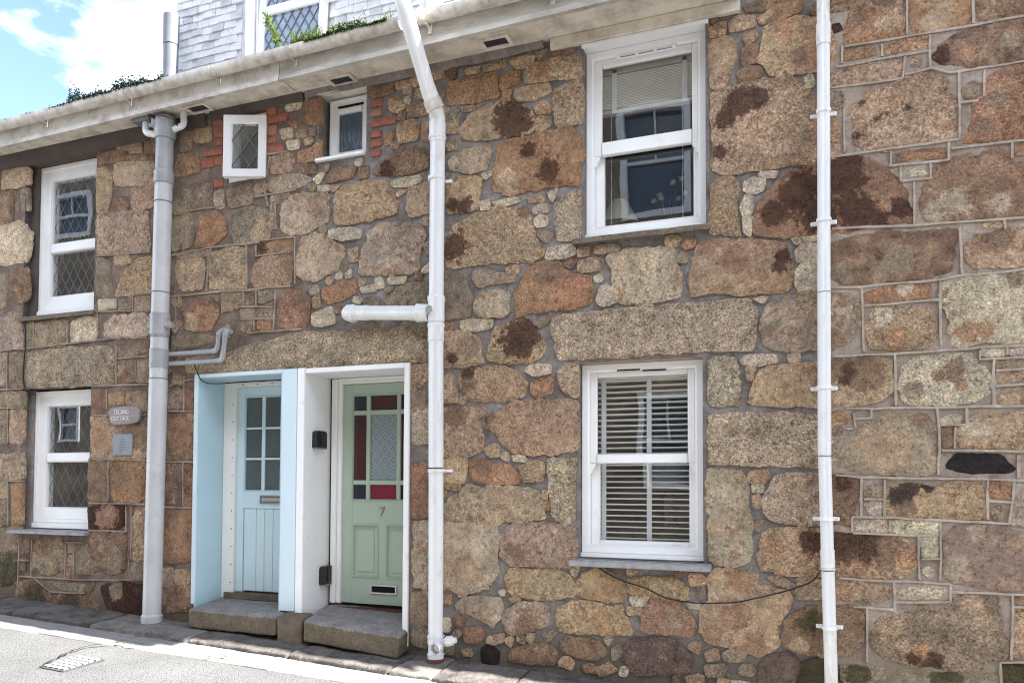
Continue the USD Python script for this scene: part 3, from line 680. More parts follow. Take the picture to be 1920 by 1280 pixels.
G o 245,190 330,165 445,148 445,205 300,230 245,235 | d@270,200,30
G t 230,300 280,250 420,235 440,260 430,400 240,415 210,370
G g 470,250 500,150 560,120 640,145 735,195 735,240 690,320 560,380 490,360 465,330
G p 655,100 770,80 825,100 820,130 720,145 650,130
G t 760,210 805,195 805,260 770,265
G p 745,340 770,320 770,355 750,360
G p 690,350 718,340 715,360 692,365
G o 615,430 690,400 800,375 800,440 700,490 640,500 620,470
G g 545,420 580,405 590,440 550,450
G t 560,480 590,460 595,520 565,525
G p 555,570 660,530 680,610 600,630 560,620
G r 370,540 400,445 510,440 540,510 520,630 450,640 360,625 | b@480,480,50
G p 830,425 900,405 910,430 840,440
G p 910,370 940,360 955,410 920,415
G p 985,370 1080,360 1070,385 990,390
G m 970,490 1050,420 1130,400 1205,390 1205,510 990,515
G m 845,480 930,475 920,515 850,515
G m 255,440 330,435 335,475 260,500
G b 180,450 230,440 230,520 175,520
G o 250,605 330,595 330,650 255,655
G m 250,540 340,530 340,580 250,590
G m 155,540 235,530 235,590 155,595
G m 160,610 225,605 220,655 160,660
G m 50,450 110,450 105,540 50,545
G m 120,455 165,450 160,520 125,530
Z L 347,697 346,672 420,664 470,644 560,625 640,619 720,614 802,610 802,678 768,680 640,688 500,694 370,701
G t 1115,865 1200,850 1200,930 1120,1000
G m 1120,1010 1200,1000 1200,1090 1120,1080
G g 1120,1100 1200,1090 1205,1290 1120,1290
'''
SHADE = {k: np.array(lin(v)) for k, v in {
    'g': (176, 156, 135), 'G': (172, 152, 131), 'L': (166, 144, 124), 't': (180, 151, 122), 'y': (186, 156, 118), 'o': (170, 126, 90), 'Q': (182, 126, 90), 'b': (136, 106, 84), 'd': (74, 50, 40),
    'p': (196, 178, 156), 'r': (154, 115, 92), 'e': (112, 92, 86), 'k': (46, 40, 40), 'm': (148, 127, 107), 'N': (78, 74, 54), 'R': (168, 96, 74), 'P': (184, 122, 92)}.items()}
SHADE = {k: (v if k in 'RPkdN' else (v * .71 + .29 * v.mean()) * np.array([1.09, 1.07, .985])) for k, v in SHADE.items()}

def grow(c):                           # rounds the corners of an outline
    for k in (.06, .15):
        n = np.roll(c, -1, 0); c = np.stack([c * (1 - k) + n * k, c * k + n * (1 - k)], 1).reshape(-1, 2)
    return c
def evenly(c, step):
    d = np.r_[0, np.cumsum(np.linalg.norm(np.roll(c, -1, 0) - c, axis=1))]; n = max(8, int(d[-1] / step)); t = np.linspace(0, d[-1], n, endpoint=False)
    cc = np.vstack([c, c[:1]]); return np.c_[np.interp(t, d, cc[:, 0]), np.interp(t, d, cc[:, 1])]
N3 = lambda x, z, s, k, o=3: meshkit.fbm(np.c_[x * s + k * 7.13, z * s, np.full(len(x), k * 3.7)], o) - .5

def stone_piece(outline, seed, code, stains, ashlar):
    rg = np.random.default_rng(seed)
    base = Polygon(outline); A = base.area; size = math.sqrt(A)
    step = float(np.clip(size / 10, .014, .031))
    c = evenly(grow(outline) if code not in 'RP' else outline, step * .75)
    ctr = c.mean(0); out = c - ctr; out /= np.linalg.norm(out, axis=1)[:, None]
    amp = .0 if code in 'RP' else min(.07 * size, .032)
    c = c + out * (N3(c[:, 0], c[:, 1], 9.0, seed % 97, 4) * amp * 2.2 + N3(c[:, 0], c[:, 1], 30.0, seed % 89, 3) * amp * 1.7)[:, None]
    poly = Polygon(c).buffer(.016 if code not in 'RPGL' else .002, join_style='mitre', mitre_limit=2.0)
    if poly.geom_type != 'Polygon': poly = max(poly.geoms, key=lambda g: g.area)
    rim = poly.buffer(-min(.010, size * .06))
    if rim.geom_type != 'Polygon' or rim.is_empty: rim = poly.buffer(-.002)
    P, T, nb = tri_poly(poly, step, seed)
    ring = np.array(poly.exterior.coords); 
    d = shapely.distance(shapely.points(P), poly.exterior)
    big = min(1.0, size / .30)
    rise = (.003 + .008 * big) * (0.7 + .7 * rg.random()) * (.8 if ashlar else 1.0)
    y = -rise * (1 - np.exp(-d / (.010 + .012 * big)))
    tilt = rg.normal(0, .012, 2) * (.5 if ashlar else 1)
    rough = N3(P[:, 0], P[:, 1], 6.0, seed % 53, 4) * .026 * big + N3(P[:, 0], P[:, 1], 20.0, seed % 59, 3) * .017
    y = y + (rough + (P - ctr) @ tilt) * np.minimum(1, d / .02)
    y = np.where(d < .012, np.minimum(y, .002), np.minimum(y, -.0035))
    V = np.c_[P[:, 0], y, P[:, 1]]
    loop = np.arange(nb)                     # the rim goes back into the mortar
    S = V[loop].copy(); S[:, 1] = .02
    n0 = len(V); V = np.vstack([V, S]); F = [T]
    j = np.roll(loop, -1); F.append(np.c_[loop, n0 + loop, n0 + j]); F.append(np.c_[loop, n0 + j, j])
    return mk(V, np.vstack(F)), ctr
def parse():
    out = []
    for ln in STONES.strip().split('\n'):
        body, _, st = ln.partition('|'); p = body.split(); o = np.array(ORG.get(p[0], (0, 0))); k = 1.0 if p[0] == 'Z' else 2.998
        px = np.array([[float(v) for v in q.split(',')] for q in p[2:]]) / k + o
        w = np.array([at(x, y)[[0, 2]] for x, y in px])
        if np.sum((np.roll(w, -1, 0) - w)[:, 0] * (w - w.mean(0))[:, 1] - (np.roll(w, -1, 0) - w)[:, 1] * (w - w.mean(0))[:, 0]) > 0: w = w[::-1]
        sts = []
        for s in st.split():
            cc, q = s.split('@'); x, y, r = [float(v) for v in q.split(',')]
            x, y, r = x / k + o[0], y / k + o[1], r / k
            a, b = at(x, y), at(x + r, y); sts.append((cc, a[[0, 2]], np.linalg.norm(a - b)))
        out.append((p[1], w, sts))
    return out
def put_stone(parent, seed, code, w, sts, ashlar):
    mesh, ctr = stone_piece(w, seed, code, sts, ashlar)
    rg = np.random.default_rng(seed + 5)
    v, f, n = meshkit.arrays(mesh, 55)
    base = SHADE[code] * (1 + rg.normal(0, .06)) * (1 + rg.normal(0, .025, 3))
    X, Z = v[:, 0], v[:, 2]
    warm = np.clip(N3(X, Z, 3.2, seed % 31, 4) * 3.2, -1, 1)[:, None]
    k = .0 if code in 'GLkd' else (.10 if code in 'gpm' else .13)
    tint = base * (1 + warm * np.array([.30, .0, -.34]) * k) * (1 + N3(X, Z, 6.0, seed % 37, 4)[:, None] * .75)
    w_, sc = np.zeros(len(v)), np.tile(SHADE['b' if code in 'togGryL' else 'm'], (len(v), 1))
    for cc, q, r in sts:
        d = np.hypot(X - q[0], Z - q[1]) / r; ww = np.clip(1.12 - .55 * d ** 2 + N3(X, Z, 7.0, seed % 43, 3) * .5, 0, 1) * (d < 1.7); up = ww > w_
        sc[up] = SHADE[cc]; w_ = np.maximum(w_, ww)
    lack = np.clip(.34 + N3(X, Z, 2.4, seed % 41, 4) * .9, 0, .42) if code in 'togryb' else np.full(len(v), .1)
    w_ = np.maximum(w_, lack)
    p = path_for('brick' if code in 'RP' else 'stone', parent)
    g = UsdGeom.Mesh.Define(stage, p)
    g.CreatePointsAttr(Vt.Vec3fArray.FromNumpy(v.astype(np.float32))); g.CreateFaceVertexCountsAttr(Vt.IntArray.FromNumpy(np.full(len(f), 3, np.int32)))
    g.CreateFaceVertexIndicesAttr(Vt.IntArray.FromNumpy(f.astype(np.int32).ravel())); g.CreateSubdivisionSchemeAttr('none')
    g.CreateNormalsAttr(Vt.Vec3fArray.FromNumpy(n.astype(np.float32))); g.SetNormalsInterpolation('vertex')
    pv = UsdGeom.PrimvarsAPI(g)
    pv.CreatePrimvar('tint', Sdf.ValueTypeNames.Color3fArray, 'vertex').Set(Vt.Vec3fArray.FromNumpy(np.clip(tint, .01, .9).astype(np.float32)))
    pv.CreatePrimvar('staintint', Sdf.ValueTypeNames.Color3fArray, 'vertex').Set(Vt.Vec3fArray.FromNumpy(sc.astype(np.float32)))
    pv.CreatePrimvar('grain', Sdf.ValueTypeNames.FloatArray, 'vertex').Set(Vt.FloatArray.FromNumpy(np.full(len(v), .95 if code in 'GL' else .15 + .6 * rg.random(), np.float32)))
    pv.CreatePrimvar('stain', Sdf.ValueTypeNames.FloatArray, 'vertex').Set(Vt.FloatArray.FromNumpy(w_.astype(np.float32)))
    UsdShade.MaterialBindingAPI.Apply(g.GetPrim()).Bind(UsdShade.Material.Get(stage, L + ('/brick_red' if code == 'R' else '/brick_red_pale' if code == 'P' else '/granite_look')))
    return p
# raised ribbon pointing: centre lines
RIBR = '''E 415,260 415,360;430,265 800,205 1150,145 1460,88;780,-10 780,200;1155,-10 1155,135;640,250 640,320;385,380 910,285;910,200 910,380;770,320 760,440;350,500 760,440;770,420 920,385 1020,410 1460,345;1075,410 1075,785;1080,580 1200,565;1215,395 1215,545;425,610 430,855;360,885 1070,785;690,850 690,930;1015,800 1015,905;680,935 1015,900;1030,835 1400,790 1460,785;1375,800 1375,890;745,935 745,1020;915,915 915,1000;750,1020 930,1000;820,1020 825,1265;360,1285 830,1265 1460,1220;1330,1230 1335,1290
J 350,335 525,330 970,295 1090,270 1460,235;1080,10 1090,265;530,335 540,700;540,440 960,405;965,300 970,660;370,725 1000,690 1460,655;715,705 720,1000;1190,690 1190,740 1460,725;1345,670 1345,715;1270,735 1270,995;1280,800 1460,790;1280,885 1460,878;440,1015 1460,1000;485,1040 490,1120;585,1020 585,1070;430,1130 480,1130;955,1010 965,1285;1115,1010 1118,1110;970,1110 1120,1110;1050,1120 1050,1240;975,1250 1460,1255;585,1070 485,1075
O 960,0 955,110;1410,0 1410,130;380,115 520,125 1460,140;525,130 525,340;655,135 655,340;540,245 650,248;470,345 700,350 1350,385;1235,140 1235,360;1385,150 1375,260 1355,390;1240,255 1385,265;475,350 475,430;685,365 685,430;480,435 700,445 960,450;970,385 970,705;850,450 850,700;860,580 965,582;400,690 700,705 1025,720;710,710 712,880;720,825 1025,825 1025,720;1030,765 1460,785;480,850 720,870;555,860 560,1160;1375,780 1370,1150;1375,855 1460,855;1310,1160 1460,1160;1310,1160 1310,1290'''
RIBL = '''F -20,772 130,760 650,700 830,690;40,780 40,990;-20,990 130,985;545,240 850,215;545,550 750,545 840,545;750,460 750,550;660,480 660,530;190,610 190,755;380,600 380,735;550,560 550,690;655,740 655,960;660,815 830,800;760,820 770,950;520,970 830,960;600,990 600,1100;700,1000 700,1080;515,1130 610,1135;800,1130 825,1130;950,970 1030,940 1105,930;1035,940 1035,1110;930,1110 1105,1110;960,240 1190,190 1460,165;950,470 1250,440 1460,430;1185,190 1160,440;1385,165 1385,430;990,455 990,640;45,1000 45,1290;-20,1095 140,1090;-20,1190 45,1190
K -20,145 130,145;45,150 45,395;500,20 820,30;610,30 610,260;500,268 820,275;905,290 1100,295;1030,40 1030,285;740,285 740,580;710,290 710,430;500,420 710,430;110,460 100,740;180,470 175,680;100,680 500,700 810,700;100,590 165,590;370,490 365,690;415,540 415,690;375,490 470,490;375,545 410,545;375,615 410,615;185,685 285,765 480,775;335,710 335,750;725,590 735,690;905,35 1100,40
G -20,190 460,130;460,130 460,400;-20,440 250,425 450,405;240,240 440,215;240,180 240,240;190,170 190,400;350,430 340,660;150,525 340,525;150,595 340,590;240,430 240,520;230,600 230,660;170,440 170,520;190,670 500,650;50,450 50,560
B 300,870 420,850;320,880 300,990;230,1110 470,1065;350,1140 355,1290;280,1040 310,1160
A 1030,1190 1250,1160'''
def ribbons(text, wid, seed):
    rg = np.random.default_rng(seed); ms = []
    for ln in text.split('\n'):
        k, _, rest = ln.partition(' ')
        for pl in rest.split(';'):
            pts = np.array([[float(v) for v in q.split(',')] for q in pl.split()]) / 2.998 + ORG[k]
            w = np.array([at(*p)[[0, 2]] for p in pts]); q = [w[0]]
            for a, b in zip(w[:-1], w[1:]):
                n = max(1, int(np.linalg.norm(b - a) / .06)); q += [a + (b - a) * t / n for t in range(1, n + 1)]
            q = np.array(q); t = np.gradient(q, axis=0); t /= np.linalg.norm(t, axis=1)[:, None]; nr = np.c_[-t[:, 1], t[:, 0]]
            q = q + nr * (N3(q[:, 0], q[:, 1], 6, seed, 2) * .016)[:, None]
            h = .5 * wid * (1 + .5 * N3(q[:, 0], q[:, 1], 14, seed + 1, 2) * 2); top = -.0075 + N3(q[:, 0], q[:, 1], 11, seed + 2, 2) * .004
            V = []
            for i in range(len(q)):
                for s, y in ((1.0,   .022), (.72, top[i]), (-.72, top[i]), (-1.0, .022)):
                    p = q[i] + nr[i] * h[i] * s; V.append((p[0], y, p[1]))
            F = []
            for i in range(len(q) - 1):
                for a in range(3): b = i * 4 + a; F += [[b, b + 1, b + 5], [b, b + 5, b + 4]]
            e = (len(q) - 1) * 4; F += [[0, 2, 1], [0, 3, 2], [e, e + 1, e + 2], [e, e + 2, e + 3]]
            m_ = mk(V, F); m_.fix_normals(); ms.append(m_)
    return cat_(*ms)
# ---------------------------------------------------------------- ground
zg = lambda X: -.099 - .043 * X
rng = np.random.default_rng(7)
def slab(FL, FR, BR, BL, t, r=.02, seed=0, rough=.006, step=.07):
    top = np.array([FL, FR, BR, BL], float); dx = np.linalg.norm(top[1] - top[0]); dy = np.linalg.norm(top[3] - top[0]); D = np.array([dx, dy, t])
    ax = [np.unique(np.r_[0, r * .5, r, np.linspace(r, d - r, max(2, int((d - 2 * r) / step) + 1)), d - r, d - r * .5, d]) for d in D]
    V, F = [], []
    def face(k, end):
        i, j = [a for a in range(3) if a != k]; A, B = np.meshgrid(ax[i], ax[j], indexing='ij'); P = np.zeros(A.shape + (3,)); P[..., i], P[..., j] = A, B; P[..., k] = D[k] if end else 0
        o = sum(len(v) for v in V); V.append(P.reshape(-1, 3)); n, m_ = A.shape
        for a in range(n - 1):
            for b in range(m_ - 1):
                q = [o + a * m_ + b, o + (a + 1) * m_ + b, o + (a + 1) * m_ + b + 1, o + a * m_ + b + 1]
                if (k == 1) != end: q = q
                F.append(q[:3]); F.append([q[0], q[2], q[3]])
    for k in range(3):
        for e in (0, 1):
            if not (k == 2 and e == 0): face(k, e)
    t_ = trimesh.Trimesh(np.vstack(V), F, process=False); t_.merge_vertices(); P = np.array(t_.vertices)
    q = np.clip(P, r, D - r); d = P - q; L_ = np.linalg.norm(d, axis=1); ok = L_ > 1e-9
    P[ok] = q[ok] + d[ok] / L_[ok][:, None] * r
    s, u, w = P[:, 0] / dx, P[:, 1] / dy, P[:, 2] - t
    W = (top[0] * ((1 - s) * (1 - u))[:, None] + top[1] * (s * (1 - u))[:, None] + top[2] * (s * u)[:, None] + top[3] * ((1 - s) * u)[:, None]); W[:, 2] += w
    nz = np.stack([meshkit.fbm(W * 7 + seed * 3.1 + 11 * k, 4) - .5 for k in range(3)], 1)
    W += nz * rough * 2.5 * np.array([1, 1, 1.0])
    out = trimesh.Trimesh(W, t_.faces, process=False); trimesh.repair.fix_normals(out)
    if out.volume < 0: out.invert()
    return out
XS = np.r_[np.arange(-60, -14, 4.0), np.arange(-14, 6, .25), np.arange(6, 40.1, 4)]; YS = np.r_[np.arange(-6.5, -.78, .22), -.78, -.60, -.2, 2, 14]
gx, gy = np.meshgrid(XS, YS, indexing='ij'); gz = zg(gx) - .045 + .05 * np.clip((-.78 - gy) / 2.5, 0, 1) * np.clip(1 - (-.78 - gy) / 9, 0, 1) + (meshkit.fbm(np.stack([gx * .9, gy * .9, gx * 0], -1), 3) - .5) * .03 * (gy < -.9)
gz = gz - .12 * (gy > -.78)
n1, n2 = gx.shape; ii, jj = np.meshgrid(np.arange(n1 - 1), np.arange(n2 - 1), indexing='ij'); a = (ii * n2 + jj).ravel()
GF = np.vstack([np.c_[a, a + n2, a + n2 + 1], np.c_[a, a + n2 + 1, a + 1]])
obj('road', mk(np.c_[gx.ravel(), gy.ravel(), gz.ravel()], GF), 'asphalt', kind='structure', smooth=40)
far = mk([(-400, -400, -3), (400, -400, -3), (400, 400, -3), (-400, 400, -3)], [[0, 1, 2], [0, 2, 3]])
obj('ground', far, 'asphalt', kind='structure', smooth=False)
pv = holder('pavement', None) if False else path_for('pavement'); tag(UsdGeom.Xform.Define(stage, pv).GetPrim(), 'uneven granite gutter stones along the foot of the houses', kind='structure')
cuts_a = [-10.3, -9.0, -7.78, -6.12, -4.98, -3.93, -2.98, -2.62, -1.98, -.9, .3, 1.7, 3.2]
for i, (x0, x1) in enumerate(zip(cuts_a[:-1], cuts_a[1:])):
    e = rng.uniform(-.012, .012, 4); w = -.44 + rng.uniform(-.03, .03)
    obj('kerb_stone', slab((x0 + .008, w, zg(x0) - .005 + e[0]), (x1 - .008, w + rng.uniform(-.02, .02), zg(x1) - .005 + e[1]), (x1 - .008, .05, zg(x1) + .028 + e[2]), (x0 + .008, .05, zg(x0) + .028 + e[3]), .16, .020, i, .017, .035),
        'kerb_granite' if i % 3 else 'kerb_granite_pale', pv, smooth=50)
cuts_b = [-10.3, -8.9, -6.28, -5.5, -3.82, -3.02, -2.42, -1.2, .2, 1.6, 3.2]
for i, (x0, x1) in enumerate(zip(cuts_b[:-1], cuts_b[1:])):
    e = rng.uniform(-.006, .006, 4)
    obj('gutter_stone', slab((x0 + .006, -.80 + rng.uniform(-.02, .02), zg(x0) - .035 + e[0]), (x1 - .006, -.80 + rng.uniform(-.02, .02), zg(x1) - .035 + e[1]), (x1 - .006, -.42, zg(x1) - .040 + e[2]), (x0 + .006, -.42, zg(x0) - .040 + e[3]), .14, .012, 40 + i, .006, .05), 'gutter_concrete', pv, smooth=50)

# ---------------------------------------------------------------- houses
YF = lambda X: -.2 - .023 * (X + 7.79)       # the eaves run slightly out from the wall
EZ = 4.966
RU = dict(x0=-1.557, x1=-.636, z0=3.359, z1=4.838); RL = dict(x0=-1.590, x1=-.665, z0=.897, z1=2.382)
OPEN = {'h1': [(-7.66, -6.652, 3.195, 4.815), (-7.66, -6.662, .955, 2.43), (-5.0, -4.565, 4.255, 4.87), (-5.297, -4.333, .25, 2.453)],
        'h2': [(-3.992, -3.50, 4.318, 4.91), (-1.560, -.633, 3.345, 4.842), (-1.593, -.662, .890, 2.386), (-4.105, -3.057, .20, 2.442)], 'h3': []}
RECESS = [.006, .012, .003]
def house(name, label, x0, x1, top, opens, mort, rib=None, ribmat=None):
    name_ix = _used.get(('/World', name), 0)
    h = thing(name, label, 'house')
    poly = Polygon([(x0, -.6), (x1, -.6)] + top)
    for a in opens: poly = poly.difference(sbox(a[0], a[2], a[1], a[3]))
    P, T, nb = tri_poly(poly, .055, 3)
    y = np.clip(N3(P[:, 0], P[:, 1], 5.0, 3, 4) * .020 + RECESS[name_ix], -.002, .03)
    d = shapely.distance(shapely.points(P), poly.boundary); y = y * np.minimum(1, d / .03)
    V, F = [np.c_[P[:, 0], y, P[:, 1]]], [T]; n = len(P)
    for a in opens:                           # reveals
        depth = .46 if a[2] < .5 else .20
        c = [(a[0], a[2]), (a[1], a[2]), (a[1], a[3]), (a[0], a[3])]
        for p, q in zip(c, c[1:] + c[:1]):
            V.append(np.array([(p[0], 0, p[1]), (q[0], 0, q[1]), (q[0], depth, q[1]), (p[0], depth, p[1])])); F.append(np.array([[n, n + 2, n + 1], [n, n + 3, n + 2]])); n += 4
    for (px_, ex) in ((x0, 0), (x1, 0)):
        pass
    wall = obj('wall', mk(np.vstack(V), np.vstack(F)), mort, h, smooth=35)
    if rib: obj('ribbon_pointing', ribbons(rib, .020, 5), ribmat, h, smooth=40, kind='stuff')
    return h, wall
h1, w1 = house('stone_house', 'left stone cottage with leaded white windows and the pale blue recessed door', -10.3, -4.13, [(-4.13, EZ), (-10.3, EZ)], OPEN['h1'], 'mortar_left', RIBL, 'ribbon_left')
h2, w2 = house('stone_house', 'middle stone house with two white sash windows and the sage green door', -4.13, .17, [(.17, 6.3), (-.37, 6.3), (-.37, EZ), (-4.13, EZ)], OPEN['h2'], 'mortar_middle')
h3, w3 = house('stone_house', 'right stone house of large blocks framed by pale ribbon pointing, no windows', .17, 3.2, [(3.2, 6.3), (.17, 6.3)], OPEN['h3'], 'mortar_right', RIBR, 'ribbon_right')
for i, (code, w, sts) in enumerate(parse()):
    cx = w[:, 0].mean(); par = w1 if cx < -4.13 else w2 if cx < .10 else w3
    if code == 'L' and cx > -6: par = w2
    put_stone(par, 100 + i, code, w, sts, par != w2)

# small pinning stones in the wide joints
def pinnings(x0, x1, z0, z1, opens, par, least, most, seed):
    r = np.random.default_rng(seed); S = [Polygon(w).buffer(.016) for _, w, _ in parse()] + [sbox(a[0] - .03, a[2] - .03, a[1] + .03, a[3] + .03) for a in opens]
    U = shapely.union_all(S); X, Z = np.meshgrid(np.arange(x0, x1, .022), np.arange(z0, z1, .022)); P = np.c_[X.ravel(), Z.ravel()]; P = P[P[:, 1] > zg(P[:, 0]) + .10]
    d = shapely.distance(shapely.points(P), U); n = 0
    while n < most:
        i = int(d.argmax())
        if d[i] < least: break
        q, rad = P[i], min(d[i] - .006, .075); k = r.integers(5, 8); a = np.sort(r.uniform(0, 6.28, k) * .25 + np.arange(k) * 6.28 / k * .75); e = r.uniform(.7, 1.0, k)
        put_stone(par, 9000 + seed * 500 + n, 'gtpmb'[int(r.integers(5))], np.c_[q[0] + np.cos(a) * rad * e * 1.15, q[1] + np.sin(a) * rad * e * .85][::-1], [], False)
        d = np.minimum(d, np.maximum(0, np.hypot(P[:, 0] - q[0], P[:, 1] - q[1]) - rad * 1.1)); n += 1
pinnings(-4.1, .12, .0, 4.88, OPEN['h2'] + [(-5.4, -3.02, -1, 2.5)], w2, .029, 95, 1)
pinnings(-8.1, -4.15, .2, 4.75, OPEN['h1'] + [(-5.4, -3.02, -1, 2.5)], w1, .040, 40, 2)

# a few plain stones beyond the left and right edges of the photograph, so that the wall goes on
rs = np.random.default_rng(11)
for x0, x1, par in ((-10.25, -8.28, w1), (1.62, 3.15, w3)):
    z = .02 if x0 > 0 else .3
    while z < (4.7 if x0 < 0 else 6.0):
        hh = rs.uniform(.2, .4); x = x0
        while x < x1 - .2:
            ww = min(rs.uniform(.25, .7), x1 - x); q = np.array([(x + .03, z + .03), (x + ww - .03, z + .03), (x + ww - .03, z + hh - .03), (x + .03, z + hh - .03)])
            put_stone(par, int(rs.integers(1e6)), 'gtmbt'[int(rs.integers(5))], q[::-1], [], True); x += ww
        z += hh

# --- roofs and the closed bodies behind the walls
def roof_sheet(x0, x1, y0, z0, y1, z1, n, mat, parent, name='roof'):
    ms = []; L_ = math.hypot(y1 - y0, z1 - z0); u = np.array([0, (y1 - y0) / L_, (z1 - z0) / L_]); nr = np.array([0, -u[2], u[1]])
    for k in range(n):
        a, b = L_ * k / n, L_ * (k + 1) / n + .03
        p0, p1 = np.array([0, y0, z0]) + u * a + nr * .018, np.array([0, y0, z0]) + u * b + nr * .004
        ms.append(mk([(x0, *p0[1:]), (x1, *p0[1:]), (x1, *p1[1:]), (x0, *p1[1:]), (x0, *(p0 - nr * .016)[1:]), (x1, *(p0 - nr * .016)[1:])], [[0, 1, 2], [0, 2, 3], [4, 5, 1], [4, 1, 0]]))
    return obj(name, cat_(*ms), mat, parent, smooth=False)
roof_sheet(-10.3, -3.2, -.18, 5.10, 5.0, 6.3, 20, 'roof_slate', h1)
obj('rear_wall', cat_(bx(-10.3, -4.13, 5.0, 5.2, -.5, 6.3), bx(-10.3, -10.2, .3, 5.0, -.5, 5.1)), 'mortar_left', h1, smooth=False)
roof_sheet(-3.105, -.37, -.24, 5.12, 3.4, 8.4, 24, 'roof_slate_pale', h2)
obj('rear_wall', cat_(bx(-4.13, .17, 5.0, 5.2, -.5, 6.0), bx(-.37, -.25, .1, 5.0, 4.9, 8.0)), 'mortar_middle', h2, smooth=False)
roof_sheet(-.30, 3.2, -.1, 6.3, 3.4, 9.2, 20, 'roof_slate', h3)
obj('rear_wall', cat_(bx(.17, 3.2, 5.0, 5.2, -.5, 6.3), bx(3.1, 3.2, .3, 5.0, -.5, 6.3)), 'mortar_right', h3, smooth=False)

# --- eaves: fascia, soffit and the boards below it
def eave(x0, x1, parent, wn=''):
    a, b = YF(x0), YF(x1)
    fb = mk([(x0, a, EZ - .012), (x1, b, EZ - .012), (x1, b, 5.17), (x0, a, 5.17), (x0, a + .022, EZ - .012), (x1, b + .022, EZ - .012), (x1, b + .022, 5.17), (x0, a + .022, 5.17)],
            [[0, 1, 2], [0, 2, 3], [1, 5, 6], [1, 6, 2], [5, 4, 7], [5, 7, 6], [4, 0, 3], [4, 3, 7], [4, 5, 1], [4, 1, 0], [3, 2, 6], [3, 6, 7]])
    obj('fascia', fb, 'fascia_board' + wn, parent, smooth=False)
    lip = mk([(x0, a - .012, EZ - .030), (x1, b - .012, EZ - .030), (x1, b - .012, EZ + .012), (x0, a - .012, EZ + .012), (x0, a + .03, EZ - .030), (x1, b + .03, EZ - .030), (x1, b - .001, EZ + .016), (x0, a - .001, EZ + .016)],
             [[0, 1, 2], [0, 2, 3], [4, 5, 1], [4, 1, 0], [3, 2, 6], [3, 6, 7], [0, 3, 4], [1, 5, 2]])
    obj('fascia_trim', lip, 'fascia_board' + wn, parent, smooth=False)
    n = max(2, int((x1 - x0) / .2)); X = np.linspace(x0, x1, n + 1); V = []
    for x in X: V += [(x, YF(x) + .02, EZ - .008), (x, .02, EZ - .008)]
    F = []
    for i in range(n): F += [[2 * i, 2 * i + 1, 2 * i + 3], [2 * i, 2 * i + 3, 2 * i + 2]]
    obj('soffit', mk(V, F), 'soffit_board' + wn, parent, smooth=False)
eave(-10.3, -4.205, h1); eave(-4.198, -.385, h2, '_worn')
obj('fascia', bx(-.405, -.385, YF(-.385), .03, EZ - .01, 5.17), 'fascia_board', h2, label='end board closing the eaves', smooth=False)
obj('wall_plate_board', cat_(bx(-1.82, -.385, -.035, .01, 4.868, 4.956, .004)), 'soffit_board_worn', h2, smooth=False)
obj('window_head_board', bx(-1.57, -.61, -.018, .09, 4.838, 4.866, .003), 'white_paint', h2, smooth=False)
# patchy cement fillet under the soffit on the left and over the door pier
def fillet(x0, x1, parent, seed, hgt=.07, mat='dark_render'):
    X = np.arange(x0, x1, .05); V = []
    lo = EZ - .02 - hgt * (.6 + 1.2 * (N3(X, X * 0, 3.2, seed, 4) + .5))
    for x, z in zip(X, lo): V += [(x, -.030, EZ - .008), (x, -.014, z), (x, .0, z - .01)]
    F = []
    for i in range(len(X) - 1):
        for k in range(2): b = i * 3 + k; F += [[b, b + 1, b + 4], [b, b + 4, b + 3]]
    t = mk(V, F); t.invert(); obj('cement_fillet', t, mat, parent, smooth=40)
fillet(-10.3, -5.2, h1, 1, .10); fillet(-5.2, -4.13, h1, 2, .05); fillet(-4.13, -1.85, h2, 3, .03, 'reveal_render')
obj('timber_lintel', bx(-7.78, -5.95, -.012, .19, 4.805, 4.885, .006), 'dark_render', h1, smooth=False)

# ---------------------------------------------------------------- windows
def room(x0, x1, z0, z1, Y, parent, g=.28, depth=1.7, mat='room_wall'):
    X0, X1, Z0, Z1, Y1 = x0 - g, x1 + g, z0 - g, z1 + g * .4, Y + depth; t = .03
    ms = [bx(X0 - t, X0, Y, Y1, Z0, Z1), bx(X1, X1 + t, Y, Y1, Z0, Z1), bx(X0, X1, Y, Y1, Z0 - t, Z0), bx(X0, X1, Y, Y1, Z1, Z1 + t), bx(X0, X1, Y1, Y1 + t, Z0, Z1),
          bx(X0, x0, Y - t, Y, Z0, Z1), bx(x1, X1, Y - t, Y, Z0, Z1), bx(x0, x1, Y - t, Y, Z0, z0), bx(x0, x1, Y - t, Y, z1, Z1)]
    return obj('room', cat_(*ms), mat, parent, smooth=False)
def pane(x0, x1, z0, z1, Y, parent, mat='window_glass', wob=.0012, seed=0):
    n = 8; X, Z = np.meshgrid(np.linspace(x0, x1, n), np.linspace(z0, z1, n), indexing='ij')
    y = Y + (meshkit.noise(np.stack([X * 4 + seed, Z * 4, X * 0], -1)) - .5) * wob
    i, j = np.meshgrid(np.arange(n - 1), np.arange(n - 1), indexing='ij'); a = (i * n + j).ravel()
    return obj('pane', mk(np.c_[X.ravel(), y.ravel(), Z.ravel()], np.vstack([np.c_[a, a + n, a + n + 1], np.c_[a, a + n + 1, a + 1]])), mat, parent, smooth=True)
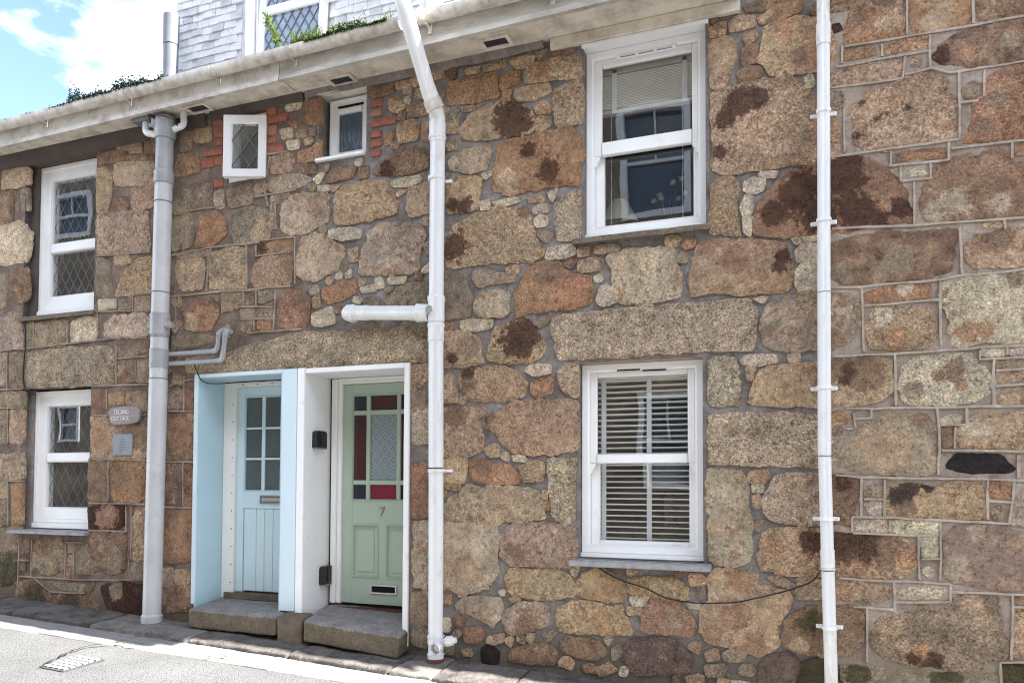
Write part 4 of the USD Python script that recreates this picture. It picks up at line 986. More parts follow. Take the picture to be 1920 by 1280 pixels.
def leads(x0, x1, z0, z1, Y, parent, dw=.115, dh=.19, w=.0055, xf=None, off=0.0):
    ms = []; s = dh / dw
    for sg in (1, -1):
        for k in range(-60, 60):
            c = k * dh + off
            pts = []
            for x in (x0, x1):
                z = sg * s * (x - x0) + c + z0
                pts.append((x, z))
            g = shapely.LineString(pts).intersection(sbox(x0, z0, x1, z1))
            if g.is_empty or g.length < .02: continue
            (a, b), (c_, d) = g.coords[0], g.coords[-1]
            ln = math.hypot(c_ - a, d - b); m_ = bx(0, ln, -.003, .003, -w / 2, w / 2)
            m_.apply_transform(trimesh.transformations.rotation_matrix(-math.atan2(d - b, c_ - a), [0, 1, 0])); m_.apply_translation((a, Y + (.001 if sg > 0 else -.001), b)); ms.append(m_)
    m_ = cat_(*ms)
    if xf is not None: m_.apply_transform(xf)
    return obj('leading', m_, 'lead_came', parent, smooth=False)
def sash(parent, label, x0, x1, z0, z1, Yf, zm0, zm1, zt, zb, gl, gr, seed):
    w = holder('window', parent, label); M = 'white_upvc'
    fw = .064
    obj('frame', frame(x0, x1, z0 + .035, z1, fw, Yf, Yf + .11, .010), M, w)
    obj('sill', bx(x0 - .004, x1 + .004, Yf - .028, Yf + .11, z0, z0 + .036, .006), M, w, smooth=False)
    # upper sash in front, lower sash behind
    ix0, ix1 = x0 + fw - .002, x1 - fw + .002
    s1 = holder('upper_sash', w)
    obj('sash_frame', cat_(bx(ix0, gl, Yf + .016, Yf + .055, zm0, z1 - fw, .006), bx(gr, ix1, Yf + .016, Yf + .055, zm0, z1 - fw, .006), bx(gl, gr, Yf + .018, Yf + .055, zt, z1 - fw, .006), bx(gl, gr, Yf + .010, Yf + .055, zm0, zm1, .007)), M, s1, smooth=False)
    ms = []
    for sx, xa in ((1, ix0), (-1, ix1)):
        q = [(0, 0), (0, -.075), (.012, -.078), (.020, -.062), (.026, -.045), (.030, -.034), (.043, -.026), (.046, 0)]
        pl = [(xa + sx * a, zm0 + b) for a, b in q]; ms.append(prism(pl[::sx], Yf + .016, Yf + .05))
    obj('sash_horn', ms[0], M, s1, smooth=False); obj('sash_horn', ms[1], M, s1, smooth=False)
    pane(gl - .005, gr + .005, zm1 - .005, zt + .005, Yf + .036, s1, seed=seed)
    s2 = holder('lower_sash', w); d = .040
    gl2, gr2 = gl + .012, gr + .004
    obj('sash_frame', cat_(bx(ix0, gl2, Yf + d + .018, Yf + d + .06, z0 + .045, zm0 + .03, .006), bx(gr2, ix1, Yf + d + .018, Yf + d + .06, z0 + .045, zm0 + .03, .006), bx(gl2, gr2, Yf + d + .018, Yf + d + .06, z0 + .045, zb, .006)), M, s2, smooth=False)
    pane(gl2 - .005, gr2 + .005, zb - .005, zm0 + .02, Yf + d + .040, s2, seed=seed + 9)
    return w
zc = lambda x, y, Y: at(x, y, Y)[2]
xc = lambda x, y, Y: at(x, y, Y)[0]
rl = sash(h2, 'lower white sash window with an open slatted blind', Yf=.08, zm0=zc(1205, 868, .1), zm1=zc(1205, 850.5, .1), zt=zc(1205, 704, .1), zb=zc(1205, 1014, .14), gl=xc(1119.5, 780, .1), gr=xc(1289.5, 780, .1), seed=1, **RL)
ru = sash(h2, 'upper white sash window under the eaves with its blind pulled up', Yf=.08, zm0=zc(1213, 281, .1), zm1=zc(1213, 255, .1), zt=zc(1213, 112, .1), zb=zc(1213, 422, .14), gl=xc(1128.5, 200, .1), gr=xc(1297.5, 180, .1), seed=2, **RU)
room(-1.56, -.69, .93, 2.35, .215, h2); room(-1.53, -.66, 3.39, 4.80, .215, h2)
for a, b in ((1157, 1200), (1204.5, 1249)):
    X0, X1 = xc(a, 694, .08), xc(b, 692, .08); Z = zc((a + b) / 2, 693.5, .08); obj('trickle_vent', bx(X0, X1, .0775, .084, Z - .005, Z + .005), 'dark_gap', rl, smooth=False)
X0, X1, Z = xc(1157, 112, .08), xc(1268, 88, .08), zc(1213, 100, .08)
obj('trickle_vent', cat_(bx(X0, X1, .066, .082, Z - .010, Z + .010, .003), *[bx(x - .012, x + .012, .058, .07, Z - .014, Z + .014, .003) for x in np.linspace(X0 + .015, X1 - .015, 4)]), 'white_upvc', ru, smooth=False)
obj('vent_slot', bx(X0 + .03, X1 - .03, .064, .07, Z - .003, Z + .003), 'dark_grey_plastic', ru, smooth=False)
# stone sills
def stone_sill(x0, x1, y0, y1, z0, z1, mat, parent, seed, rough=.004):
    obj('sill', slab((x0, y0, z1 - .012), (x1, y0, z1 - .012), (x1, y1, z1), (x0, y1, z1), z1 - z0, .010, seed, rough, .05), mat, parent, smooth=50)
stone_sill(-1.655, -.605, -.058, .10, .845, .894, 'slate_sill', h2, 21, .003)
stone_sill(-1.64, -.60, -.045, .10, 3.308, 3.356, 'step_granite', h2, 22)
# left casements with leaded panes
def casement(parent, label, x0, x1, z0, z1, Yf, gl, gr, gaps, seed, lw=.0048):
    w = holder('window', parent, label); M = 'white_upvc'
    obj('frame', loft(x0, x1, z0, z1, [(0, Yf + .1), (0, Yf), (.036, Yf), (.040, Yf + .012), (gl - x0 - .012, Yf + .012), (gl - x0, Yf + .03), (gl - x0, Yf + .1)]), M, w, smooth=30)
    for k in range(len(gaps) - 1):
        obj('transom', bx(gl, gr, Yf + .008, Yf + .09, gaps[k + 1][1], gaps[k][0], .010), M, w, smooth=False)
    for k, (a, b) in enumerate(gaps):
        pane(gl - .005, gr + .005, a - .005, b + .005, Yf + .05, w, seed=seed + k)
        leads(gl, gr, a, b, Yf + .058, w, off=.05 * k, w=lw)
    obj('sill', bx(x0 - .01, x1, Yf - .018, Yf + .09, z0 - .062, z0 - .002, .006), M, w, smooth=False)
    return w
LUx0, LUx1 = -7.572, -6.60
lu = casement(h1, 'upper leaded casement window left of the grey pipe', LUx0, LUx1, 3.265, 4.80, .10, xc(98, 400, .12), -6.69, [(zc(138, 452, .12), zc(138, 329, .12)), (zc(138, 556, .12), zc(138, 452, .12) - .105)][0:1] + [(zc(138, 556, .12), zc(138, 452, .12) - .105)], 3)
ll = casement(h1, 'lower leaded casement window beside the name plaques', -7.57, -6.60, 1.04, 2.408, .10, xc(89.5, 800, .12), -6.69, [(zc(128, 848, .12), zc(128, 756, .12)), (zc(128, 957, .12), zc(128, 866, .12))], 5, .003)
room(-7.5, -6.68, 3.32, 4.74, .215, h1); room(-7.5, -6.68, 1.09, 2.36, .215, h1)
stone_sill(-7.74, -6.64, -.06, .12, .935, .972, 'slate_sill', h1, 23, .003)
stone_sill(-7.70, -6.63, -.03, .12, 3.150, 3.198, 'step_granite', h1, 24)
obj('reveal', cat_(bx(-7.662, -7.650, -.004, .20, 3.20, 4.81), bx(-7.655, -7.566, .06, .12, 3.20, 4.81)), 'dark_render', h1, label='dark rendered reveal beside the upper leaded window', smooth=False)
obj('reveal', cat_(bx(-7.662, -7.650, -.004, .20, .97, 2.42), bx(-7.655, -7.566, .07, .12, .97, 2.42)), 'reveal_render', h1, label='grey rendered reveal beside the lower leaded window', smooth=False)
# small window, side hung and standing ajar
w1_ = holder('window', h1, 'small leaded side-hung window standing ajar between brick jambs')
pr, pl_ = at(498.5, 271.5, -.025), at(418, 274.5, -.165); ang = math.atan2(pr[1] - pl_[1], pr[0] - pl_[0]); wd = np.linalg.norm((pr - pl_)[:2])
zt_, zb_ = at(458, 215.5, -.095)[2], at(458, 330.5, -.095)[2]
XF = trimesh.transformations.translation_matrix((pl_[0], pl_[1], 0)) @ trimesh.transformations.rotation_matrix(ang, [0, 0, 1])
def xf(m_): m_ = m_.copy(); m_.apply_transform(XF); return m_
obj('sash_frame', xf(loft(0, wd, zb_, zt_, [(0, .06), (0, .004), (.004, 0), (.066, .004), (.078, .018), (.078, .06)])), 'white_upvc', w1_, smooth=30)
obj('pane', xf(bx(.073, wd - .073, .024, .030, zb_ + .073, zt_ - .073)), 'window_glass', w1_, smooth=False)
leads(.078, wd - .078, zb_ + .078, zt_ - .078, .018, w1_, .16, .23, .008, XF, .03)
obj('frame', frame(-5.0, -4.565, 4.258, 4.868, .05, .02, .10), 'white_upvc', w1_)
obj('handle', xf(bx(.01, .10, .06, .08, zb_ + .02, zb_ + .035)), 'dark_grey_plastic', w1_, smooth=False)
room(-4.98, -4.58, 4.28, 4.85, .215, h1, .12, .8)
obj('curtain', bx(-4.985, -4.955, .10, .14, 4.3, 4.85, .01), 'curtain_cloth', w1_, smooth=False)
# second small window with rippled glass
w2_ = holder('window', h2, 'small white window with rippled obscure glass under the eaves')
a = rect(618.5, 184, 692, 298, .10)
obj('frame', loft(a[0], a[1], a[2], a[3] , [(0, .18), (0, .10), (.018, .098), (.022, .106), (.070, .106), (.082, .122), (.082, .18)]), 'white_upvc', w2_, smooth=30)
pane(a[0] + .078, a[1] - .078, a[2] + .078, a[3] - .125, .135, w2_, 'rippled_pane')
obj('top_rail', bx(a[0] + .08, a[1] - .08, .103, .17, a[3] - .125, a[3] - .08, .004), 'white_upvc', w2_, smooth=False)
obj('trickle_vent', bx(a[0] + .085, a[1] - .06, .094, .11, a[3] - .075, a[3] - .063), 'dark_gap', w2_, smooth=False)
obj('sill', cat_(bx(-4.01, -3.51, -.030, .12, a[2] - .036, a[2] - .006, .006)), 'white_upvc', w2_, smooth=False)
obj('reveal', bx(-3.994, -3.985, -.004, .19, a[2] - .01, 4.91), 'reveal_render', w2_, smooth=False)
obj('head_board', bx(-4.0, -3.49, -.012, .19, 4.908, 4.955, .004), 'soffit_board', w2_, smooth=False)

# ---------------------------------------------------------------- doorways
def boxes(*bs, c=.0): return cat_(*[bx(*b, c) for b in bs])
YL = .36
# blue doorway
obj('reveal', cat_(bx(-5.297, -5.283, -.010, .345, .28, 2.452), bx(-4.347, -4.333, -.008, .345, .28, 2.452), bx(-5.283, -4.347, -.006, .345, 2.438, 2.452)), 'blue_paint', h1, label='sky blue painted door reveal', smooth=False)
obj('doorway_border', cat_(bx(-5.335, -5.284, -.016, .006, .33, 2.475, .006), bx(-5.284, -4.336, -.016, .006, 2.437, 2.476, .006)), 'blue_paint_pale', h1, smooth=False)
obj('door_pier', bx(-4.336, -4.168, -.018, .02, .328, 2.475, .006), 'blue_paint_pale', h1, smooth=False)
Bd = holder('door', h1, 'pale blue door with small panes and tongue and groove boards')
fx0 = xc(428, 900, .335); lx0 = xc(444, 900, YL)
obj('frame', cat_(bx(fx0 - .06, lx0 + .004, .325, .40, .345, 2.432, .004), bx(lx0, -4.34, .325, .40, 2.386, 2.432, .004), bx(-4.42, -4.34, .325, .40, .345, 2.432, .004)), 'white_gloss', Bd, smooth=False)
BP = [(460, 489.5), (496.3, 524), (531.5, 559)]; BR = [(744.3, 800), (804.5, 857.5), (862, 918)]
cols = [(xc(p, 830, YL), xc(q, 830, YL)) for p, q in BP]; rows = [(zc(492, q, YL), zc(492, p, YL)) for p, q in BR]
LX1 = -4.345; LZ0, LZ1 = zc(480, 1110, YL), 2.384
px0, px1 = cols[0][0] - .012, cols[-1][1] + .012; pz0, pz1 = rows[-1][0] - .012, rows[0][1] + .012; gz0 = zc(440, 952, YL)
leafm = [bx(lx0 + .004, px0, YL, YL + .045, LZ0, LZ1, .002), bx(px1, LX1, YL, YL + .045, LZ0, LZ1, .002), bx(px0, px1, YL, YL + .045, pz1, LZ1, .002), bx(px0, px1, YL, YL + .045, gz0, pz0, .002)]
obj('leaf', cat_(*leafm), 'blue_door_paint', Bd, smooth=False)
bars = [bx(px0, px1, YL + .004, YL + .04, rows[k + 1][1] + .001, rows[k][0] - .001, .004) for k in range(2)] + [bx(cols[k][1] + .001, cols[k + 1][0] - .001, YL + .006, YL + .038, pz0, pz1, .004) for k in range(2)]
bars += [loft(px0, px1, pz0, pz1, [(0, YL + .04), (0, YL - .004), (.006, YL - .007), (.012, YL + .004), (.012, YL + .04)])]
obj('glazing_bars', cat_(*bars), 'blue_door_paint', Bd, smooth=False)
for c in cols:
    for r in rows: obj('pane', bx(c[0] - .003, c[1] + .003, YL + .018, YL + .024, r[0] - .003, r[1] + .003), 'frosted_pane', Bd, smooth=False)
gx_ = [px0 + .004, xc(479, 1030, YL), xc(494.5, 1030, YL), xc(510.5, 1030, YL), xc(525.5, 1030, YL), xc(541, 1030, YL), px1 - .004]
for a, b in zip(gx_[:-1], gx_[1:]): obj('plank', bx(a + .001, b - .001, YL + .006, YL + .03, LZ0 + .01, gz0, .005), 'blue_door_paint', Bd, smooth=False)
def letterbox(x0, x1, z0, z1, Y, parent, slot, flap):
    p = obj('letterbox', loft(x0, x1, z0, z1, [(0, Y + .02), (0, Y - .008), (.004, Y - .012), (slot - .004, Y - .012), (slot, Y - .004), (slot, Y + .02)]), 'dull_nickel' if flap else 'steel', parent, smooth=30)
    if flap: obj('flap', cat_(bx(x0 + slot + .012, x1 - slot - .012, Y - .007, Y + .004, z0 + slot * 1.0, z1 - slot, .005), bx(x0 + slot, x1 - slot, Y + .002, Y + .01, z0 + slot, z1 - slot)), 'steel', p, smooth=False)
    else: obj('slot', bx(x0 + slot - .002, x1 - slot + .002, Y - .005, Y + .012, z0 + slot - .002, z1 - slot + .002), 'dark_gap', p, smooth=False)
a = rect(486.5, 928.5, 575, 944.5, YL - .01); letterbox(a[0], -4.40, a[2], a[3], YL, Bd, .018, True)
obj('sill', bx(-5.23, -4.345, .30, .42, .345, LZ0 - .006, .004), 'pier_stone', Bd, smooth=False)
screws = [bx(fx0 + .052, fx0 + .060, .320, .328, z - .005, z + .005) for z in np.arange(.5, 2.35, .172)] + [bx(x - .005, x + .005, .320, .328, 2.398, 2.408) for x in np.arange(-5.05, -4.4, .17)]
obj('screw', cat_(*screws), 'dark_gap', Bd, kind='stuff', smooth=False)
# white doorway
obj('reveal', cat_(bx(-4.105, -4.091, -.008, .385, .24, 2.441), bx(-3.071, -3.057, -.008, .385, .10, 2.441), bx(-4.091, -3.071, -.006, .385, 2.427, 2.441)), 'white_paint', h2, label='white painted door reveal', smooth=False)
obj('doorway_border', cat_(bx(-4.167, -4.089, -.020, .006, .318, 2.476, .006), bx(-3.100, -3.046, -.018, .006, .11, 2.468, .006), bx(-4.089, -3.100, -.016, .006, 2.424, 2.470, .006)), 'white_paint', h2, smooth=False)
Gd = holder('door', h2, 'sage green door with stained side panes, an etched centre pane and number 7')
YG = .40
gx0, gx1 = xc(642.5, 900, YG), 0
gcx = xc(718.5, 850, YG); gx1 = 2 * gcx - gx0; GZ0, GZ1 = zc(700, 1132, YG), zc(700, 719, YG)
fr0 = xc(626, 900, .365)
obj('frame', cat_(bx(fr0 - .03, fr0 + .030, .355, .43, .36, 2.424, .008), bx(fr0 + .030, gx0 + .002, .372, .43, .36, 2.424, .006), bx(fr0 + .030, gx1 + .06, .355, .43, GZ1 + .03, 2.424, .008), bx(gx0, gx1, .372, .43, GZ1 + .004, GZ1 + .03, .004), bx(gx1 - .002, gx1 + .06, .36, .43, .34, GZ1 + .03, .006)), 'white_gloss', Gd, smooth=False)
GC = [(662.3, 686.7), (694, 743.7), (751, 775.5)]; GR = [(740.5, 768), (776.5, 900), (908.5, 935.8)]
gc = [(xc(p, 850, YG), xc(q, 850, YG)) for p, q in GC]; gc[2] = (2 * gcx - gc[0][1], 2 * gcx - gc[0][0]); gr = [(zc(718, q, YG), zc(718, p, YG)) for p, q in GR]
P0, P1, Q0, Q1 = gc[0][0], gc[2][1], gr[2][0], gr[0][1]
pa = rect(661, 982, 710, 1082, YG); pb = (2 * gcx - pa[1], 2 * gcx - pa[0], pa[2], pa[3])
leafs = [bx(gx0 + .003, P0, YG, YG + .045, GZ0, GZ1, .003), bx(P1, gx1 - .003, YG, YG + .045, GZ0, GZ1, .003), bx(P0, P1, YG, YG + .045, Q1, GZ1, .0), bx(P0, P1, YG, YG + .045, pa[3], Q0, .0),
         bx(P0, P1, YG, YG + .045, GZ0, pa[2], .0), bx(pa[1], pb[0], YG, YG + .045, pa[2], pa[3], .0)]
obj('leaf', cat_(*leafs), 'green_door_paint', Gd, smooth=False)
for q in (pa, pb):
    obj('panel', cat_(loft(q[0] - .002, q[1] + .002, q[2], q[3], [(0, YG + .02), (0, YG - .006), (.010, YG - .009), (.020, YG + .004), (.024, YG + .016), (.024, YG + .022)]), bx(q[0] + .02, q[1] - .02, YG + .014, YG + .03, q[2] + .02, q[3] - .02),
        bx(q[0] + .05, q[1] - .05, YG + .006, YG + .02, q[2] + .05, q[3] - .05, .006)), 'green_door_paint', Gd, smooth=False)
gb = [bx(P0, P1, YG - .003, YG + .04, gr[k + 1][1], gr[k][0], .005) for k in range(2)] + [bx(gc[k][1], gc[k + 1][0], YG - .005, YG + .038, Q0, Q1, .005) for k in range(2)]
gb += [loft(P0 - .012, P1 + .012, Q0 - .012, Q1 + .012, [(0, YG + .02), (0, YG - .005), (.006, YG - .008), (.013, YG + .004), (.013, YG + .04)])]
obj('glazing_bars', cat_(*gb), 'green_door_paint', Gd, smooth=False)
GM = [['stained_navy', 'stained_maroon', 'stained_navy'], ['stained_maroon', 'etched_pane', 'stained_maroon'], ['stained_navy', 'stained_red', 'stained_navy']]
GL = {'stained_navy': 'dark blue corner pane', 'stained_maroon': 'dark maroon pane', 'etched_pane': 'centre pane etched with a diamond lattice', 'stained_red': 'deep red lower pane'}
for j in range(3):
    for i in range(3):
        obj('pane', bx(gc[i][0] - .003, gc[i][1] + .003, YG + .016, YG + .022, gr[j][0] - .003, gr[j][1] + .003), GM[j][i], Gd, label=GL[GM[j][i]], smooth=False)
t7 = meshkit.text_mesh('7', .078, .008); v = np.array(t7.vertices); v[:, 0] -= v[:, 0].mean(); s7 = at(716.5, 966, YG)
obj('house_number', mk(np.c_[s7[0] + v[:, 0] * .95, YG - .010 + (.008 - v[:, 2]), s7[2] + v[:, 1]], t7.faces), 'dull_nickel', Gd, smooth=False)
a = rect(693.5, 1095.5, 743.5, 1114, YG - .012); letterbox(a[0], a[1], a[2], a[3], YG, Gd, .020, False)
obj('sill', bx(fr0 + .03, gx1, .33, .44, .30, GZ0 - .030, .004), 'red_tile', Gd, smooth=False)
obj('threshold_gap', bx(gx0, gx1, YG + .01, YG + .03, GZ0 - .03, GZ0 + .004), 'dark_gap', Gd, smooth=False)

obj('sealant', bx(-1.60, -.655, .012, .10, 2.383, 2.392), 'sealant', h2, smooth=False)
# ---------------------------------------------------------------- dormer on the left house: slate-hung front
DY = .32
obj('dormer_wall', cat_(bx(-5.93, -3.16, DY, DY + .1, 5.1, 7.0), bx(-5.93, -5.80, DY, 3.0, 5.1, 7.0), bx(-3.29, -3.09, DY + .004, 3.0, 5.1, 7.0), bx(-6.05, -3.05, DY - .1, 3.2, 7.0, 7.1)), 'slate_painted_worn', h1, smooth=False)
rd = np.random.default_rng(21)
wx0, wx1 = xc(462, 60, DY), xc(614, 30, DY)       # the dormer window keeps this span free
z, row = 5.34, 0
while z < 6.95:
    x = -5.955 + (.07 if row % 2 else 0) - .05
    while x < -3.16:
        wd_ = .135 + rd.uniform(-.015, .015); a, b = max(x, -5.955), min(x + wd_ - .004, -3.15)
        if b - a > .03 and (b < wx0 or a > wx1):
            t = rd.uniform(.014, .024); d = .155; e = rd.uniform(-.006, .006)
            v = [(a, DY - t - .004, z + e), (b, DY - t - .003, z + e + rd.uniform(-.004, .004)), (b, DY - .002, z + d), (a, DY - .002, z + d), (a, DY + .0, z + e), (b, DY + .0, z + e)]
            obj('slate', mk(v, [[0, 1, 2], [0, 2, 3], [4, 5, 1], [4, 1, 0], [4, 0, 3], [1, 5, 2]]), 'slate_painted' if rd.random() < .8 else 'slate_painted_worn', h1, smooth=False)
        x += wd_
    z += .078; row += 1
dw = holder('window', h1, 'dormer window with leaded panes standing ajar above the gutter')
tx0, tx1 = xc(460.5, 50, DY - .03), xc(484, 50, DY - .03)
obj('frame', cat_(bx(tx0, tx0 + (tx1 - tx0) * .78, DY - .04, DY + .05, 5.2, 7.0, .006), bx(tx0 + (tx1 - tx0) * .8, tx1, DY - .028, DY + .05, 5.2, 7.0, .004), bx(tx1, wx1, DY - .02, DY + .05, 6.86, 7.0), bx(wx1 - .05, wx1, DY - .02, DY + .05, 5.2, 6.86)), 'white_upvc', dw, smooth=False)
obj('dark_gap', bx(tx1 - .002, wx1 - .02, DY + .0, DY + .03, 5.2, 6.86), 'dark_glass', dw, smooth=False)
sx0, sx1 = xc(490, 80, DY - .05), xc(614, 40, DY - .05)
piv = np.array([0, DY - .02, 6.85]); A_ = math.radians(-4.0)
def aj(m_): return turn(m_, A_, piv, [1, 0, 0])
zr = 5.93
obj('sash_frame', aj(cat_(loft(sx0, sx1, 5.32, 6.84, [(0, DY + .03), (0, DY - .03), (.06, DY - .03), (.07, DY - .015), (.07, DY + .03)]), bx(sx0 + .07, sx1 - .07, DY - .028, DY + .03, zr, zr + .10, .008))), 'white_upvc', dw, smooth=30)
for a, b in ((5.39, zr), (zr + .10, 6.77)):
    obj('pane', aj(bx(sx0 + .065, sx1 - .065, DY - .004, DY + .002, a, b)), 'sky_tinted_pane', dw, smooth=False)
    leads(sx0 + .07, sx1 - .07, a, b, DY - .010, dw, .10, .17, .008, trimesh.transformations.rotation_matrix(A_, [1, 0, 0], piv))

# ---------------------------------------------------------------- gutters
GZ = np.mean([zc(x, y, YF(xc(x, y, -.27)) - .062) for x, y in ((120, 210), (310, 163), (480, 128), (800, 49))]) + .056
def gutter_line(x0, x1, parent, name, mat='gutter_plastic'):
    n = 16; a = np.linspace(math.pi, 2 * math.pi, n); R = .060; prof = [(R * math.cos(t), R * math.sin(t)) for t in a]; prof = [(-R, .012)] + prof + [(R, .012)]
    inner = [((R - .004) * math.cos(t), (R - .004) * math.sin(t)) for t in a[::-1]]; prof = prof + [(R - .004, .012)] + inner + [(-R + .004, .012)]
    V = [(x, YF(x) - .064 + p, GZ + q) for x in (x0, x1) for p, q in prof]; k = len(prof); F = []
    for i in range(k): j = (i + 1) % k; F += [[i, j, k + j], [i, k + j, k + i]]
    t = mk(V, F); t.fix_normals(); obj(name, t, mat, parent, smooth=30)
def union(x, parent, w=.055):
    a = np.linspace(math.pi * .98, 2.06 * math.pi, 14); ms = []
    for off, R in ((-w / 2, .0665), (w / 2 - .010, .0665)):
        V = [(x + off + e, YF(x) - .064 + r * math.cos(t), GZ + r * math.sin(t)) for e in (0, .012) for r in (R, .0595) for t in a]; n = 14; F = []
        for i in range(n - 1):
            for p, q in ((0, n), (2 * n, 0), (n, 3 * n), (3 * n, 2 * n)): F += [[p + i, q + i, q + i + 1], [p + i, q + i + 1, p + i + 1]]
        m_ = mk(V, F); m_.fix_normals(); ms.append(m_)
    V = [(x - w / 2 + e, YF(x) - .064 + .0628 * math.cos(t), GZ + .0628 * math.sin(t)) for e in (0, w) for t in a]; F = []
    for i in range(13): F += [[i, 14 + i, 15 + i], [i, 15 + i, i + 1]]
    ms.append(mk(V, F)); return ms
g1 = thing('gutter', 'long stained white half-round gutter above the left house and its doors', 'gutter')
gutter_line(-10.3, xc(752, 45, -.37), g1, 'channel')
for px in (75, 237, 408, 553):
    x = xc(px, 225 - px * .245, YF(-6) - .06)
    if px > 300: obj('union', cat_(*union(x, g1)), 'gutter_plastic', g1, smooth=30)
    obj('bracket', cat_(bx(x - .008, x + .008, YF(x) - .070, YF(x) - .004, GZ - .070, GZ - .058), bx(x - .012, x + .012, YF(x) - .012, YF(x) - .001, GZ - .11, GZ - .02, .002)), 'gutter_plastic', g1, smooth=False)
g2 = thing('gutter', 'short white gutter right of the pipe bend over the sash windows', 'gutter')
gx2 = xc(776, 32, -.37); gutter_line(gx2, -.39, g2, 'channel')
obj('union', cat_(*union(gx2 + .035, g2, .07)), 'gutter_plastic', g2, smooth=30)
for x in (gx2 + .12, -1.70): obj('bracket', cat_(bx(x - .01, x + .01, YF(x) - .075, YF(x) - .004, GZ - .072, GZ - .058), bx(x - .014, x + .014, YF(x) - .014, YF(x) - .001, GZ - .12, GZ - .02, .002)), 'gutter_plastic', g2, smooth=False)

# ---------------------------------------------------------------- pipes
def collar(P0_, P1_, r, parent, mat, name='collar'):
    P0_, P1_ = np.array(P0_), np.array(P1_); u = P1_ - P0_
    obj(name, tube([P0_, P0_ + u * .06, P0_ + u * .10, P0_ + u * .18, P0_ + u * .22, P1_ - u * .04, P1_], [r * .97, r * 1.07, r * 1.07, r * 1.07, r, r, r * .96], 20), mat, parent, smooth=40)
# white soil stack in the middle
s1 = thing('soil_pipe', 'white plastic soil pipe between the green door and the sash windows, bent over the gutter', 'drainpipe')
PY = -.105; top = at(820, 205, PY); bot = at(817.5, 1240, PY); R1 = .0605
obj('pipe', tube([at(820.5, 262, PY), at(818, 560, PY)], R1, 24), 'white_pipe_plastic', s1, smooth=40)
obj('pipe', tube([at(817.5, 600, PY), at(817.5, 876, PY)], R1, 24), 'white_pipe_plastic', s1, smooth=40)
obj('pipe', tube([at(817.5, 880, PY), at(817, 1190, PY)], R1 * .985, 24), 'white_pipe_plastic', s1, smooth=40)
k0 = at(820, 222, PY)
obj('offset_pipe', tube(bend([at(741, -60, -.66), at(755, 5, -.60), at(803, 168, -.24)], .05), R1 * 1.0, 24), 'white_pipe_plastic', s1, smooth=40)
obj('bend', tube(bend([at(800, 160, -.25), at(813, 196, -.165), at(820, 215, PY), at(820.5, 268, PY)], .06), R1 * 1.06, 24), 'white_pipe_plastic', s1, smooth=40)
collar(at(817, 206, -.15), at(809, 186, -.19), R1 * 1.22, s1, 'gutter_plastic')
collar(at(820, 262, PY), at(820, 230, PY), R1 * 1.13, s1, 'white_pipe_plastic')
for y in (335, 882): 
    p = at(818.5, y, PY); obj('clip', cat_(tube([p - [0, 0, .013], p + [0, 0, .013]], R1 * 1.16, 24), bx(p[0] + .04, p[0] + .10, -.03, .004, p[2] - .012, p[2] + .012, .003)), 'white_pipe_plastic', s1, smooth=40)
obj('joint_ring', tube([at(817.5, 879, PY), at(817.5, 890, PY)], R1 * 1.03, 24), 'dark_gap', s1, smooth=40) if False else None
collar(at(818, 555, PY), at(818, 604, PY), R1 * 1.12, s1, 'white_pipe_plastic', 'branch_socket')
collar(at(817.5, 606, PY), at(817.5, 640, PY), R1 * 1.10, s1, 'white_pipe_plastic')
p = at(808, 582, PY - R1 * 1.0)
obj('access_cap', cat_(lathe([(.0, .0), (.022, .0), (.024, -.004), (.034, -.004), (.034, .03)], p + [0, -.012, 0], 'y', 18)), 'white_pipe_plastic', s1, smooth=30)
hb = at(800, 586.5, PY)
obj('branch_pipe', tube([at(655, 586.5, PY), at(795, 586.5, PY)], R1 * .98, 24), 'white_pipe_plastic', s1, smooth=40)
obj('branch_elbow', tube(bend([at(690, 586.5, PY), at(650, 586.5, PY), at(650, 586.5, PY) + [0, .16, .0]], .055, 8), R1 * 1.05, 24), 'white_pipe_plastic', s1, smooth=40)
collar(at(782, 586.5, PY), at(805, 586.5, PY), R1 * 1.18, s1, 'white_pipe_plastic')
collar(at(664, 586.5, PY), at(652, 586.5, PY), R1 * 1.14, s1, 'white_pipe_plastic')
p = at(817, 1192, PY); q = at(817, 1236, PY)
collar(at(817, 1190, PY), at(817, 1206, PY), R1 * 1.09, s1, 'white_pipe_plastic'); collar(at(817, 1224, PY), at(817, 1236, PY), R1 * 1.09, s1, 'white_pipe_plastic')
obj('gully_branch', tube([p, q], R1, 24), 'white_pipe_plastic', s1, smooth=40)
c_ = at(822, 1213, PY - R1)
obj('access_cap', lathe([(0, .0), (.030, .0), (.032, -.012), (.042, -.012), (.042, .05)], c_ + [0, -.02, 0], 'y', 20), 'white_pipe_plastic', s1, smooth=30)
obj('side_branch', tube([at(820, 1206, PY), at(846, 1201, PY - .01), at(850, 1200, PY - .01), at(855, 1199.5, PY - .01)], [.034, .034, .026, .022], 16), 'white_pipe_plastic', s1, smooth=40)
collar(at(838, 1202, PY - .01), at(848, 1200, PY - .01), .040, s1, 'white_pipe_plastic')
obj('clay_socket', tube([at(817, 1233, PY), at(817, 1239, PY), at(817, 1262, PY)], [R1 * 1.17, R1 * 1.17, R1 * 1.12], 24), 'brown_clay', s1, smooth=40)
